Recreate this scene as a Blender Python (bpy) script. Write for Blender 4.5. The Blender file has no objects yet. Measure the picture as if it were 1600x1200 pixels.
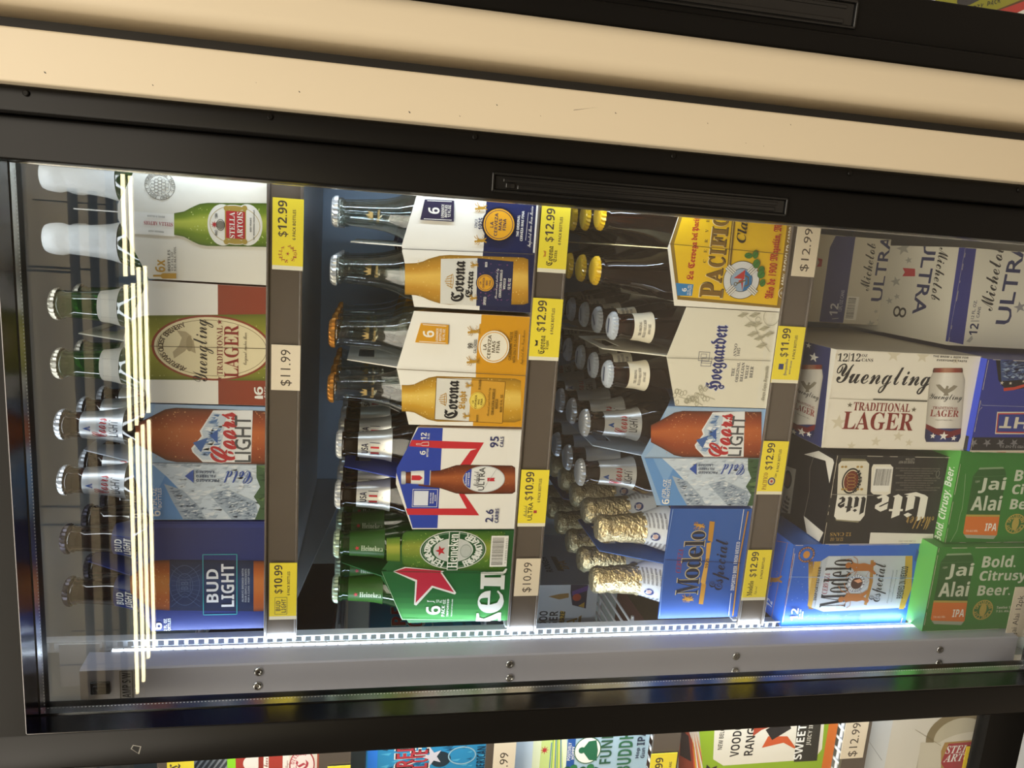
import bpy, bmesh, math, random
from mathutils import Vector, Matrix

C = bpy.context.scene.collection
SC = bpy.context.scene
random.seed(7)

# ------------------------------------------------------------------ camera
ZC = 1.25                      # lens height above the shop floor; X across, Y into the cooler
PITCH, YAW, ROLL, FPX = .188697, -.194158, .034468, 1155.0
_cy, _sy, _cp, _sp = math.cos(YAW), math.sin(YAW), math.cos(PITCH), math.sin(PITCH)
FWD = Vector((_sy * _cp, _cy * _cp, -_sp))
_r = Vector((_cy, -_sy, 0)); _u = _r.cross(FWD)
RGT = _r * math.cos(ROLL) + _u * math.sin(ROLL)
UPV = _u * math.cos(ROLL) - _r * math.sin(ROLL)
CAM = Vector((0, 0, ZC))
cam_data = bpy.data.cameras.new('camera')
cam_data.sensor_width = 36.0
cam_data.lens = FPX / 1600 * 36
cam_data.clip_start = .02
cam = bpy.data.objects.new('camera', cam_data)
C.objects.link(cam)
_X, _Y, _Z = -UPV, RGT, -FWD   # the phone was held sideways: picture-right is down in the shop
cam.matrix_world = Matrix(((_X.x, _Y.x, _Z.x, CAM.x), (_X.y, _Y.y, _Z.y, CAM.y), (_X.z, _Y.z, _Z.z, CAM.z), (0, 0, 0, 1)))
SC.camera = cam

# ------------------------------------------------------------------ world, lights, exposure
world = bpy.data.worlds.new('shop_air'); SC.world = world
world.use_nodes = True
world.node_tree.nodes['Background'].inputs[0].default_value = (1.0, .86, .68, 1)
world.node_tree.nodes['Background'].inputs[1].default_value = .10
SC.view_settings.view_transform = 'Standard'
SC.view_settings.look = 'None'
SC.view_settings.gamma = 1.0
SC.view_settings.use_curve_mapping = False
SC.view_settings.exposure = 0.0
SC.cycles.transparent_max_bounces = 32
SC.cycles.max_bounces = 8
SC.cycles.glossy_bounces = 5
SC.cycles.caustics_reflective = False
SC.cycles.caustics_refractive = False


def area(name, loc, target, sx, sy, power, col):
    l = bpy.data.lights.new(name, 'AREA'); l.shape = 'RECTANGLE'; l.size = sx; l.size_y = sy
    l.energy = power; l.color = col
    o = bpy.data.objects.new(name, l); C.objects.link(o)
    o.location = loc
    o.rotation_euler = (Vector(target) - Vector(loc)).to_track_quat('-Z', 'Y').to_euler()
    return o


area('ceiling_light_field', (-.3, -1.35, 3.05), (-.3, -1.1, .0), 5.0, 2.2, 212, (1.0, .91, .77))
area('ceiling_haze_fill', (-1.2, -3.2, 2.30), (-1.2, -3.2, 3.15), 4.6, 2.4, 66, (1.0, .88, .70))  # added uplight without a fixture, brightens the ceiling mirrored as haze
area('led_light_bay', (-.4575, .7865, ZC - .28), (-.05, 1.2, ZC - .28), .006, 1.05, .72, (.68, .82, 1.0))
area('hinge_side_fill', (.0755, .776, ZC - .06), (-.28, 1.34, ZC - .06), .006, .60, .6, (.72, .85, 1.0))  # unseen light added behind the stile to brighten the back wall
area('led_light_top', (-.15, .74, ZC + .385), (-.15, 1.0, ZC + .0), .5, .015, .35, (.86, .93, 1.0))
area('led_light_neighbour', (-.52, .762, ZC - .20), (-.80, .85, ZC - .20), .014, 1.0, 1.5, (.80, .90, 1.0))
area('led_light_second_cooler', (.42, .72, ZC - .5), (.30, .82, ZC - .7), .10, .6, .35, (.95, .96, 1.0))


# ------------------------------------------------------------------ helpers
def H(s, a=1.0):
    s = s.lstrip('#')
    out = []
    for i in (0, 2, 4):
        c = int(s[i:i + 2], 16) / 255
        out.append(c / 12.92 if c <= .04045 else ((c + .055) / 1.055) ** 2.4)
    return (out[0], out[1], out[2], 1.0)


def mixc(a, b, t):
    return tuple(a[i] * (1 - t) + b[i] * t for i in range(4))


class MB:
    """Collects faces (with a print colour and a material slot each) and links them as ONE mesh object."""
    def __init__(s):
        s.v, s.f, s.m, s.c, s.sm = [], [], [], [], []

    def face(s, pts, col=(1, 1, 1, 1), mat=0, smooth=False):
        b = len(s.v)
        s.v.extend(tuple(p) for p in pts)
        s.add(list(range(b, b + len(pts))), col, mat, smooth)

    def add(s, idx, col=(1, 1, 1, 1), mat=0, smooth=False):
        s.f.append(idx); s.m.append(mat); s.sm.append(smooth)
        s.c.append(col if isinstance(col, list) else [col] * len(idx))

    def box(s, x0, x1, y0, y1, z0, z1, col=(1, 1, 1, 1), mat=0, skip=''):
        b = len(s.v)
        s.v.extend([(x0, y0, z0), (x1, y0, z0), (x1, y1, z0), (x0, y1, z0), (x0, y0, z1), (x1, y0, z1), (x1, y1, z1), (x0, y1, z1)])
        for k, q in (('b', (3, 2, 1, 0)), ('t', (4, 5, 6, 7)), ('f', (0, 1, 5, 4)), ('k', (2, 3, 7, 6)), ('l', (3, 0, 4, 7)), ('r', (1, 2, 6, 5))):
            if k not in skip:
                s.add([b + i for i in q], col, mat)

    def bbox(s, x0, x1, y0, y1, z0, z1, r, seg=3, col=(1, 1, 1, 1), mat=0):
        bm = bmesh.new()
        bmesh.ops.create_cube(bm, size=1)
        for v in bm.verts:
            v.co = Vector(((x0 + x1) / 2 + v.co.x * (x1 - x0), (y0 + y1) / 2 + v.co.y * (y1 - y0), (z0 + z1) / 2 + v.co.z * (z1 - z0)))
        bmesh.ops.bevel(bm, geom=list(bm.edges), offset=r, segments=seg, affect='EDGES', profile=.5)
        b = len(s.v)
        bm.verts.index_update()
        s.v.extend(tuple(v.co) for v in bm.verts)
        for f in bm.faces:
            s.add([b + v.index for v in f.verts], col, mat, True)
        bm.free()

    def lathe(s, prof, seg=20, col=(1, 1, 1, 1), mat=0, c=(0, 0, 0), radial=None, cap0=True, cap1=True):
        b = len(s.v)
        for r, z in prof:
            for k in range(seg):
                a = 2 * math.pi * k / seg
                rr = r * (radial(k, z) if radial else 1)
                s.v.append((c[0] + rr * math.cos(a), c[1] + rr * math.sin(a), c[2] + z))
        for i in range(len(prof) - 1):
            for k in range(seg):
                k2 = (k + 1) % seg
                s.add([b + i * seg + k, b + i * seg + k2, b + (i + 1) * seg + k2, b + (i + 1) * seg + k], col, mat, True)
        if cap0:
            s.add([b + k for k in range(seg)][::-1], col, mat)
        if cap1:
            s.add([b + (len(prof) - 1) * seg + k for k in range(seg)], col, mat)

    def rod(s, p, q, r, seg=8, col=(1, 1, 1, 1), mat=0):
        p, q = Vector(p), Vector(q)
        d = (q - p).normalized()
        a = d.orthogonal().normalized(); e = d.cross(a)
        b = len(s.v)
        for base in (p, q):
            for k in range(seg):
                t = 2 * math.pi * k / seg
                s.v.append(tuple(base + a * (r * math.cos(t)) + e * (r * math.sin(t))))
        for k in range(seg):
            k2 = (k + 1) % seg
            s.add([b + k, b + k2, b + seg + k2, b + seg + k], col, mat, True)
        s.add([b + k for k in range(seg)][::-1], col, mat); s.add([b + seg + k for k in range(seg)], col, mat)

    def prism_x(s, poly, x0, x1, col=(1, 1, 1, 1), mat=0):
        """poly of (y, z) extruded across x"""
        b = len(s.v); n = len(poly)
        for x in (x0, x1):
            s.v.extend((x, y, z) for y, z in poly)
        s.add([b + i for i in range(n)][::-1], col, mat); s.add([b + n + i for i in range(n)], col, mat)
        for i in range(n):
            j = (i + 1) % n
            s.add([b + i, b + j, b + n + j, b + n + i], col, mat)

    def prism_y(s, poly, y0, y1, col=(1, 1, 1, 1), mat=0):
        b = len(s.v); n = len(poly)
        for y in (y0, y1):
            s.v.extend((x, y, z) for x, z in poly)
        s.add([b + i for i in range(n)], col, mat); s.add([b + n + i for i in range(n)][::-1], col, mat)
        for i in range(n):
            j = (i + 1) % n
            s.add([b + j, b + i, b + n + i, b + n + j], col, mat)

    def mesh(s, name, mats):
        me = bpy.data.meshes.new(name)
        me.from_pydata(s.v, [], s.f)
        for m in (mats if isinstance(mats, (list, tuple)) else [mats]):
            me.materials.append(m)
        me.polygons.foreach_set('material_index', s.m)
        me.polygons.foreach_set('use_smooth', s.sm)
        at = me.color_attributes.new('print_colour', 'FLOAT_COLOR', 'CORNER')
        flat = [x for f in s.c for c in f for x in c]
        at.data.foreach_set('color', flat)
        me.update()
        return me

    def build(s, name, mats, parent=None, loc=None):
        o = bpy.data.objects.new(name, s.mesh(name, mats))
        C.objects.link(o)
        if parent is not None:
            o.parent = parent
        if loc is not None:
            o.location = loc
        return o


def tag(o, label, cat, group=None, kind=None):
    if label: o['label'] = label
    if cat: o['category'] = cat
    if group: o['group'] = group
    if kind: o['kind'] = kind
    return o


def thing(name, label, cat, loc=(0, 0, 0), rz=0.0, group=None):
    o = bpy.data.objects.new(name, None)
    o.empty_display_size = .02
    C.objects.link(o)
    o.location = loc; o.rotation_euler = (0, 0, rz)
    return tag(o, label, cat, group)


def structure(mb, name, mat, label=None):
    o = mb.build(name, mat)
    o['kind'] = 'structure'
    if label: o['label'] = label
    return o


# ------------------------------------------------------------------ materials
def principled(name, col, rough=.4, metal=0.0, spec=.5, bump=0.0, bscale=40, vary=0.0, attr=False, coat=0.0):
    m = bpy.data.materials.new(name); m.use_nodes = True
    nt = m.node_tree; b = nt.nodes['Principled BSDF']
    b.inputs['Base Color'].default_value = col
    b.inputs['Roughness'].default_value = rough
    b.inputs['Metallic'].default_value = metal
    b.inputs['Specular IOR Level'].default_value = spec
    b.inputs['Coat Weight'].default_value = coat
    tc = nt.nodes.new('ShaderNodeTexCoord')
    if attr:
        a = nt.nodes.new('ShaderNodeAttribute'); a.attribute_name = 'print_colour'
        nt.links.new(a.outputs['Color'], b.inputs['Base Color'])
    if bump or vary:
        n = nt.nodes.new('ShaderNodeTexNoise'); n.inputs['Scale'].default_value = bscale; n.inputs['Detail'].default_value = 4
        nt.links.new(tc.outputs['Object'], n.inputs['Vector'])
        if bump:
            bp = nt.nodes.new('ShaderNodeBump'); bp.inputs['Strength'].default_value = bump; bp.inputs['Distance'].default_value = .004
            nt.links.new(n.outputs['Fac'], bp.inputs['Height']); nt.links.new(bp.outputs['Normal'], b.inputs['Normal'])
        if vary:
            mr = nt.nodes.new('ShaderNodeMapRange')
            mr.inputs['To Min'].default_value = max(0, rough - vary); mr.inputs['To Max'].default_value = min(1, rough + vary)
            nt.links.new(n.outputs['Fac'], mr.inputs['Value']); nt.links.new(mr.outputs['Result'], b.inputs['Roughness'])
    return m


def glass(name, tint, f0, rough=0.0, power=5.0, body=None, body_fac=0.0):
    """Thin clear sheet: tinted see-through plus a mirror share that grows at grazing angles."""
    m = bpy.data.materials.new(name); m.use_nodes = True
    nt = m.node_tree; nt.nodes.clear()
    out = nt.nodes.new('ShaderNodeOutputMaterial')
    tr = nt.nodes.new('ShaderNodeBsdfTransparent'); tr.inputs[0].default_value = tint
    gl = nt.nodes.new('ShaderNodeBsdfGlossy'); gl.inputs['Roughness'].default_value = rough
    lw = nt.nodes.new('ShaderNodeLayerWeight'); lw.inputs['Blend'].default_value = .5
    pw = nt.nodes.new('ShaderNodeMath'); pw.operation = 'POWER'; pw.inputs[1].default_value = power
    ml = nt.nodes.new('ShaderNodeMath'); ml.operation = 'MULTIPLY_ADD'; ml.inputs[1].default_value = 1 - f0; ml.inputs[2].default_value = f0
    ml.use_clamp = True
    mx = nt.nodes.new('ShaderNodeMixShader')
    nt.links.new(lw.outputs['Facing'], pw.inputs[0]); nt.links.new(pw.outputs[0], ml.inputs[0]); nt.links.new(ml.outputs[0], mx.inputs[0])
    src = tr
    if body:
        df = nt.nodes.new('ShaderNodeBsdfDiffuse'); df.inputs[0].default_value = body
        m2 = nt.nodes.new('ShaderNodeMixShader'); m2.inputs[0].default_value = body_fac
        nt.links.new(tr.outputs[0], m2.inputs[1]); nt.links.new(df.outputs[0], m2.inputs[2]); src = m2
    nt.links.new(src.outputs[0], mx.inputs[1]); nt.links.new(gl.outputs[0], mx.inputs[2])
    nt.links.new(mx.outputs[0], out.inputs['Surface'])
    return m


def emit(name, col, strength):
    m = bpy.data.materials.new(name); m.use_nodes = True
    b = m.node_tree.nodes['Principled BSDF']
    b.inputs['Base Color'].default_value = (.8, .8, .8, 1)
    b.inputs['Emission Color'].default_value = col
    b.inputs['Emission Strength'].default_value = strength
    return m


M = dict(
    card=principled('printed_card', (1, 1, 1, 1), .42, spec=.4, attr=True, vary=.08, bscale=18),
    foilcard=principled('printed_foil_label', (1, 1, 1, 1), .32, metal=.75, attr=True),
    paper=principled('printed_paper', (1, 1, 1, 1), .6, spec=.3, attr=True),
    black=principled('black_frame_plastic', (.006, .0055, .005, 1), .30, spec=.12, vary=.05, bscale=8),
    bezel=principled('polished_black_bezel', (.16, .16, .17, 1), .16, metal=1.0),
    gap=principled('gap_shade_and_scuffs', (.045, .043, .042, 1), .6),  # dark colour for the painted gap shade, also for panel scuffs
    post=principled('grey_post_paint', (.50, .51, .60, 1), .36),
    blackgloss=principled('black_gloss_plastic', (.008, .008, .008, 1), .13, spec=.5),
    cream=principled('cream_paint', (.545, .468, .342, 1), .42, spec=.3, vary=.06, bscale=5),
    white=principled('white_powder_coat', (.78, .80, .82, 1), .38),
    liner=principled('grey_cabinet_liner', (.40, .55, .72, 1), .33, metal=.25, spec=.5, vary=.05, bscale=6),
    topliner=principled('pale_cabinet_liner', (.72, .73, .72, 1), .45),
    dark=principled('dark_hole', (.012, .012, .014, 1), .6),
    rail=principled('smoked_price_channel', (.105, .085, .070, 1), .24, spec=.5, vary=.06, bscale=30),
    alu=principled('aluminium_spacer', (.78, .80, .82, 1), .22, metal=1.0),
    screw=principled('steel_screw', (.55, .56, .58, 1), .25, metal=1.0),
    metal=principled('cap_metal', (1, 1, 1, 1), .30, metal=.55, attr=True),
    enamel=principled('cap_enamel', (1, 1, 1, 1), .30, attr=True, coat=.3),
    gold=principled('crumpled_gold_foil', (.86, .70, .40, 1), .30, metal=.9, bump=.9, bscale=220),
    whitefoil=principled('white_neck_foil', (.86, .88, .86, 1), .38, spec=.5, bump=.15, bscale=150),
    door=glass('door_glass', (.994, .998, .995, 1), .052),
    door_in=glass('inner_door_glass', (.994, .998, .995, 1), .010),
    clear=glass('clear_bottle_glass', (.84, .88, .86, 1), .07, .03, 3.0),
    amber=glass('amber_bottle_glass', (.30, .10, .025, 1), .06, .04, 3.0, (.022, .007, .003, 1), .22),
    green=glass('green_bottle_glass', (.20, .48, .10, 1), .06, .04, 3.0, (.02, .12, .02, 1), .25),
    beer=glass('pale_bottle_glass', (.86, .60, .16, 1), .06, .04, 3.0, (.45, .25, .04, 1), .30),
    led=emit('led_diodes', (.80, .90, 1.0, 1), 4.5),
    tube=emit('fluorescent_tube', (1.0, .86, .50, 1), 15.0),
    ceiling=principled('ceiling_paint', (.80, .72, .58, 1), .8),
    wall=principled('shop_wall_paint', (.20, .17, .13, 1), .8),
    floor=principled('shop_floor', (.22, .19, .16, 1), .5),
    dull=principled('dark_pipe_paint', (.03, .028, .03, 1), .6),
)

# ------------------------------------------------------------------ lettering
_MATH = {'serif': (0x1D400, 0x1D41A, 0x1D7CE), 'si': (0x1D468, 0x1D482, 0x1D7CE), 'script': (0x1D4D0, 0x1D4EA, None), 'frak': (0x1D56C, 0x1D586, None),
         'sb': (0x1D5D4, 0x1D5EE, 0x1D7EC), 'bi': (0x1D63C, 0x1D656, 0x1D7EC), 'mono': (0x1D670, 0x1D68A, 0x1D7F6)}
_TEXT = {}
_fc = bpy.data.curves.new('letter_tool', 'FONT')
_fo = bpy.data.objects.new('letter_tool', _fc)


def lettering(s, font):
    key = (s, font)
    heavy = font.endswith('+'); font = font.rstrip('+')
    if key in _TEXT:
        return _TEXT[key]
    t = s
    if font in _MATH:
        U, L, D = _MATH[font]
        t = ''
        for ch in s:
            if 'A' <= ch <= 'Z': t += chr(U + ord(ch) - 65)
            elif 'a' <= ch <= 'z': t += chr(L + ord(ch) - 97)
            elif '0' <= ch <= '9' and D: t += chr(D + ord(ch) - 48)
            else: t += ch
    _fc.body = t; _fc.size = 1.0; _fc.resolution_u = 2
    _fc.offset = .012 if font == 'bold' else .02 if heavy else 0.0
    me = bpy.data.meshes.new_from_object(_fo)
    vs = [(v.co.x, v.co.y) for v in me.vertices]
    fs = [list(p.vertices) for p in me.polygons]
    bpy.data.meshes.remove(me)
    if not vs:
        vs, fs = [(0, 0), (1, 1)], []
    x0 = min(v[0] for v in vs); x1 = max(v[0] for v in vs); y0 = min(v[1] for v in vs); y1 = max(v[1] for v in vs)
    w, h = max(x1 - x0, 1e-6), max(y1 - y0, 1e-6)
    _TEXT[key] = ([((a - x0) / w, (b - y0) / h) for a, b in vs], fs, w / h)
    return _TEXT[key]


_LV, _LF = [], []
for pl in ([(0, .1), (.09, 0), (.19, .08), (.15, .12), (.15, 1.0), (0, .86)], [(.25, .1), (.34, 0), (.44, .08), (.40, .12), (.40, .62), (.25, .52)], [(.25, .75), (.34, .67), (.42, .75), (.34, .85)],
           [(.50, .1), (.59, 0), (.69, .08), (.65, .12), (.65, .54), (.72, .54), (.72, .62), (.65, .62), (.65, .88), (.50, .76), (.50, .62), (.45, .62), (.45, .54), (.50, .54)],
           [(.76, .12), (.86, 0), (1.0, .12), (.96, .17), (.89, .13), (.89, .28), (1.0, .40), (1.0, .52), (.88, .64), (.76, .54), (.76, .33), (.88, .45), (.91, .47), (.93, .44), (.76, .27)]):
    _LF.append(list(range(len(_LV), len(_LV) + len(pl)))); _LV += pl
_TEXT[('lite', 'logo')] = (_LV, _LF, 1.0)

# ------------------------------------------------------------------ artwork printed on a flat face (or wrapped round a neck)
class Art:
    """Layers of ink on a face with origin O and axes ex, ez (object space). The artwork's drawing units are read off a reference
    picture of the face; z(ox, oy, s) picks the unit frame, and each point is brought onto the face itself."""
    def __init__(s, mb, O=(0, 0, 0), ex=(1, 0, 0), ez=(0, 0, 1), world=None, mat=0, wrap=None, step=.00003):
        s.mb, s.O, s.ex, s.ez = mb, Vector(O), Vector(ex), Vector(ez)
        s.n = s.ex.cross(s.ez); s.k = 1; s.mat = mat; s.wrap = wrap; s.step = step
        s.zoom = (0, 0, 1.0)
        if world is not None:
            inv = world.inverted()
            s.cam = inv @ CAM; s.rot = inv.to_3x3()
        s.local = world is None
        s.clip = None

    def z(s, ox, oy, sc): s.zoom = (ox, oy, sc); return s

    def loc(s, x, y):
        if s.local: return (x, y)
        px = s.zoom[0] + x / s.zoom[2]; py = s.zoom[1] + y / s.zoom[2]
        d = s.rot @ (FWD + RGT * ((600 - py) / FPX) - UPV * ((px - 800) / FPX))
        t = (s.O - s.cam).dot(s.n) / d.dot(s.n)
        P = s.cam + d * t - s.O
        return (P.dot(s.ex), P.dot(s.ez))

    def at(s, u, v, k=None):
        k = s.k if k is None else k
        if s.wrap: return s.wrap(u, v, k * s.step)
        return s.O + s.ex * u + s.ez * v + s.n * (k * s.step)

    def trim(s, pts):
        """ink stops at the edge of the face"""
        if not s.clip: return pts
        w, h = s.clip
        return [(min(max(u, .0001), w - .0001), min(max(v, .0001), h - .0001)) for u, v in pts]

    def raw(s, pts, faces, col):
        pts = s.trim(pts)
        b = len(s.mb.v)
        s.mb.v.extend(tuple(s.at(u, v)) for u, v in pts)
        for f in faces:
            s.mb.add([b + i for i in f], col, s.mat)
        s.k += 1

    def quad(s, u0, u1, v0, v1, col): s.raw([(u0, v0), (u1, v0), (u1, v1), (u0, v1)], [[0, 1, 2, 3]], col)

    def frame(s, x0, x1, yl, yr):
        """centre and size on the face of a box given in drawing units (x down, y right-to-left)"""
        xc, yc = (x0 + x1) / 2, (yl + yr) / 2
        c = s.loc(xc, yc)
        a, b = s.loc(xc, yl), s.loc(xc, yr); e, f = s.loc(x0, yc), s.loc(x1, yc)
        return c[0], c[1], abs(b[0] - a[0]), abs(e[1] - f[1])

    def R(s, x0, x1, yl, yr, col):
        cu, cv, w, h = s.frame(x0, x1, yl, yr)
        s.quad(cu - w / 2, cu + w / 2, cv - h / 2, cv + h / 2, col)

    def RO(s, x0, x1, yl, yr, col, t=.0006):
        cu, cv, w, h = s.frame(x0, x1, yl, yr)
        a, b, c, d = cu - w / 2, cu + w / 2, cv - h / 2, cv + h / 2
        for q in ((a, b, c, c + t), (a, b, d - t, d), (a, a + t, c, d), (b - t, b, c, d)):
            s.quad(*q, col); s.k -= 1
        s.k += 1

    def P(s, pts, col):
        q = [s.loc(*p) for p in pts]
        ar = sum(q[i][0] * q[(i + 1) % len(q)][1] - q[(i + 1) % len(q)][0] * q[i][1] for i in range(len(q)))
        if ar < 0: q.reverse()
        s.raw(q, [list(range(len(q)))], col)

    def ell(s, cu, cv, ru, rv, col, n=32):
        s.raw([(cu + ru * math.cos(2 * math.pi * i / n), cv + rv * math.sin(2 * math.pi * i / n)) for i in range(n)], [list(range(n))], col)

    def E(s, x, y, rx, ry, col, n=32):
        cu, cv, w, h = s.frame(x - rx, x + rx, y + ry, y - ry)
        s.ell(cu, cv, w / 2, h / 2, col, n)

    def EO(s, x, y, rx, ry, col, t=.0006, n=32):
        cu, cv, w, h = s.frame(x - rx, x + rx, y + ry, y - ry)
        pts = []
        for i in range(n):
            a = 2 * math.pi * i / n
            pts.append((cu + w / 2 * math.cos(a), cv + h / 2 * math.sin(a)))
        for i in range(n):
            a = 2 * math.pi * i / n
            pts.append((cu + (w / 2 - t) * math.cos(a), cv + (h / 2 - t) * math.sin(a)))
        s.raw(pts, [[i, (i + 1) % n, n + (i + 1) % n, n + i] for i in range(n)], col)

    def L(s, pts, wd, col):
        """a ribbon along drawing points, wd in metres"""
        q = [Vector((*s.loc(*p), 0)) for p in pts]
        vs, fs = [], []
        for i, p in enumerate(q):
            d = (q[min(i + 1, len(q) - 1)] - q[max(i - 1, 0)])
            d = d.normalized() if d.length > 1e-9 else Vector((1, 0, 0))
            nn = Vector((-d.y, d.x, 0)) * wd / 2
            vs += [(p + nn)[:2], (p - nn)[:2]]
        for i in range(len(q) - 1):
            fs.append([2 * i + 1, 2 * i + 3, 2 * i + 2, 2 * i])
        s.raw(vs, fs, col)

    def text(s, t, cu, cv, w, h, col, font='sb', rot=0):
        vs, fs, asp = lettering(t, font)
        q = []
        for a, b in vs:
            if rot == 0: q.append((cu - w / 2 + a * w, cv - h / 2 + b * h))
            elif rot == 90: q.append((cu - w / 2 + (1 - b) * w, cv - h / 2 + a * h))
            elif rot == 180: q.append((cu + w / 2 - a * w, cv + h / 2 - b * h))
            else: q.append((cu - w / 2 + b * w, cv + h / 2 - a * h))
        s.raw(q, fs, col)

    def T(s, t, x0, x1, yl, yr, col, font='sb', rot=0, skew=0.0):
        """lettering fitted to the box; skew lifts the far end by that many drawing units"""
        cu, cv, w, h = s.frame(x0, x1, yl, yr)
        s.text(t, cu, cv, w, h, col, font, rot)

    def ARC(s, t, x, y, rx, ry, a0, a1, size, col, font='sb', flip=False):
        """letters set round an ellipse; angles in degrees, 0 = up the face, clockwise"""
        cu, cv, w, h = s.frame(x - rx, x + rx, y + ry, y - ry)
        n = len(t)
        for i, ch in enumerate(t):
            if ch == ' ': continue
            a = math.radians(a0 + (a1 - a0) * (i + .5) / n)
            pu, pv = cu + w / 2 * math.sin(a), cv + h / 2 * math.cos(a)
            vs, fs, asp = lettering(ch, font)
            ang = -a + (math.pi if flip else 0)
            ca, sa = math.cos(ang), math.sin(ang)
            wd = size * min(asp, 1.1)
            q = []
            for p, r in vs:
                dx, dy = (p - .5) * wd, (r - .5) * size
                q.append((pu + dx * ca - dy * sa, pv + dx * sa + dy * ca))
            s.raw(q, fs, col); s.k -= 1
        s.k += 1

    def STAR(s, x, y, r, col, n=5, inner=.40, turn=0.0, stretch=1.0):
        cu, cv, w, h = s.frame(x - r, x + r, y + r, y - r)
        pts = []
        for i in range(2 * n):
            a = math.pi * i / n + math.radians(turn); q = 1 if i % 2 == 0 else inner
            pts.append((cu - w / 2 * q * math.sin(a) * stretch, cv + h / 2 * q * math.cos(a)))
        s.raw(pts, [list(range(2 * n))], col)

    def BOT(s, yc, prof, edge, mid, hi, skew=0.0, lying=False):
        """a printed picture of a bottle or can: bands across the width, profile of (x, half width); lying = its axis runs across"""
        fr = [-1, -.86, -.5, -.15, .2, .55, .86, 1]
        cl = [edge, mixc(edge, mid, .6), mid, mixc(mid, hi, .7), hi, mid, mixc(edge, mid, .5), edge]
        vs, fs, cs = [], [], []
        for x, hw in prof:
            for q in fr:
                vs.append(s.loc(yc - q * hw + skew * (x - prof[0][0]), x) if lying else s.loc(x, yc - q * hw + skew * (x - prof[0][0])))
        n = len(fr)
        vs = s.trim(vs)
        b = len(s.mb.v)
        s.mb.v.extend(tuple(s.at(u, v)) for u, v in vs)
        for i in range(len(prof) - 1):
            for k in range(n - 1):
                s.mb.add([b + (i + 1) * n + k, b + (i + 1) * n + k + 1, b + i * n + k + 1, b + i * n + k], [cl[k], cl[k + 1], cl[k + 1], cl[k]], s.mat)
        s.k += 1

    def SPK(s, n, x0, x1, yl, yr, size, col, seed=1):
        rnd = random.Random(seed)
        pts, fs = [], []
        for i in range(n):
            cu, cv = s.loc(rnd.uniform(x0, x1), rnd.uniform(yr, yl))
            r = size * rnd.uniform(.4, 1.2); b = len(pts)
            pts += [(cu - r, cv), (cu, cv - r), (cu + r, cv), (cu, cv + r)]
            fs.append([b, b + 1, b + 2, b + 3])
        s.raw(pts, fs, col)

    def ROCK(s, pts, cols, n=40, seed=3, size=.004):
        """mountain facets: a base outline and jagged chips of other tones inside its box"""
        s.P(pts, cols[0])
        q = [s.loc(*p) for p in pts]
        rnd = random.Random(seed)
        inside = lambda u, v: sum(((q[i][1] > v) != (q[i - 1][1] > v)) and (u < (q[i - 1][0] - q[i][0]) * (v - q[i][1]) / (q[i - 1][1] - q[i][1] + 1e-12) + q[i][0]) for i in range(len(q))) % 2
        us = [a for a, b in q]; vs = [b for a, b in q]
        for c in cols[1:]:
            P, F = [], []
            for i in range(n):
                u, v = rnd.uniform(min(us), max(us)), rnd.uniform(min(vs), max(vs))
                a = rnd.uniform(.5, 1.3) * size
                tri = [(u, v + a), (u - a * rnd.uniform(.1, .5), v - a * .5), (u + a * rnd.uniform(.15, .7), v - a)]
                if all(inside(*t) for t in tri):
                    b = len(P); P += tri; F.append([b, b + 1, b + 2])
            if F: s.raw(P, F, c)

    def CODE(s, x0, x1, yl, yr, n=30, seed=5, vertical=True):
        """a bar code on a white patch"""
        cu, cv, w, h = s.frame(x0, x1, yl, yr)
        s.quad(cu - w / 2, cu + w / 2, cv - h / 2, cv + h / 2, H('e8e6e0'))
        rnd = random.Random(seed)
        P, F = [], []
        span = w if vertical else h
        pos = -span * .44
        while pos < span * .44:
            t = rnd.choice((.4, .6, .9)) * span / 60; b = len(P)
            if vertical: P += [(cu + pos, cv - h * .25), (cu + pos + t, cv - h * .25), (cu + pos + t, cv + h * .42), (cu + pos, cv + h * .42)]
            else: P += [(cu - w * .25, cv + pos), (cu + w * .42, cv + pos), (cu + w * .42, cv + pos + t), (cu - w * .25, cv + pos + t)]
            F.append([b, b + 1, b + 2, b + 3]); pos += t + rnd.choice((.5, .7, 1.1)) * span / 60
        s.raw(P, F, H('20201f'))


WHITE, INK, NAVY, RED, GOLD = H('efeee8'), H('1b1b1f'), H('1a2350'), H('b3202c'), H('b98d2e')

# ------------------------------------------------------------------ the shop around the cooler
mb = MB(); mb.box(-4.6, 3.2, -5.1, 1.75, -.1, 0.0); structure(mb, 'floor', M['floor'])
mb = MB(); mb.box(-4.6, 3.2, -5.1, 1.75, 3.15, 3.25); structure(mb, 'ceiling', M['ceiling'])
mb = MB(); mb.box(-4.6, 3.2, -5.2, -5.1, 0, 3.15); structure(mb, 'wall_front', M['wall'])
mb = MB(); mb.box(-4.6, 3.2, 1.65, 1.75, 0, 3.15); structure(mb, 'wall_back', M['wall'])
mb = MB(); mb.box(-4.7, -4.6, -5.1, 1.75, 0, 3.15); structure(mb, 'wall_left', M['wall'])
mb = MB(); mb.box(3.2, 3.3, -5.1, 1.75, 0, 3.15); structure(mb, 'wall_right', M['wall'])

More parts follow.
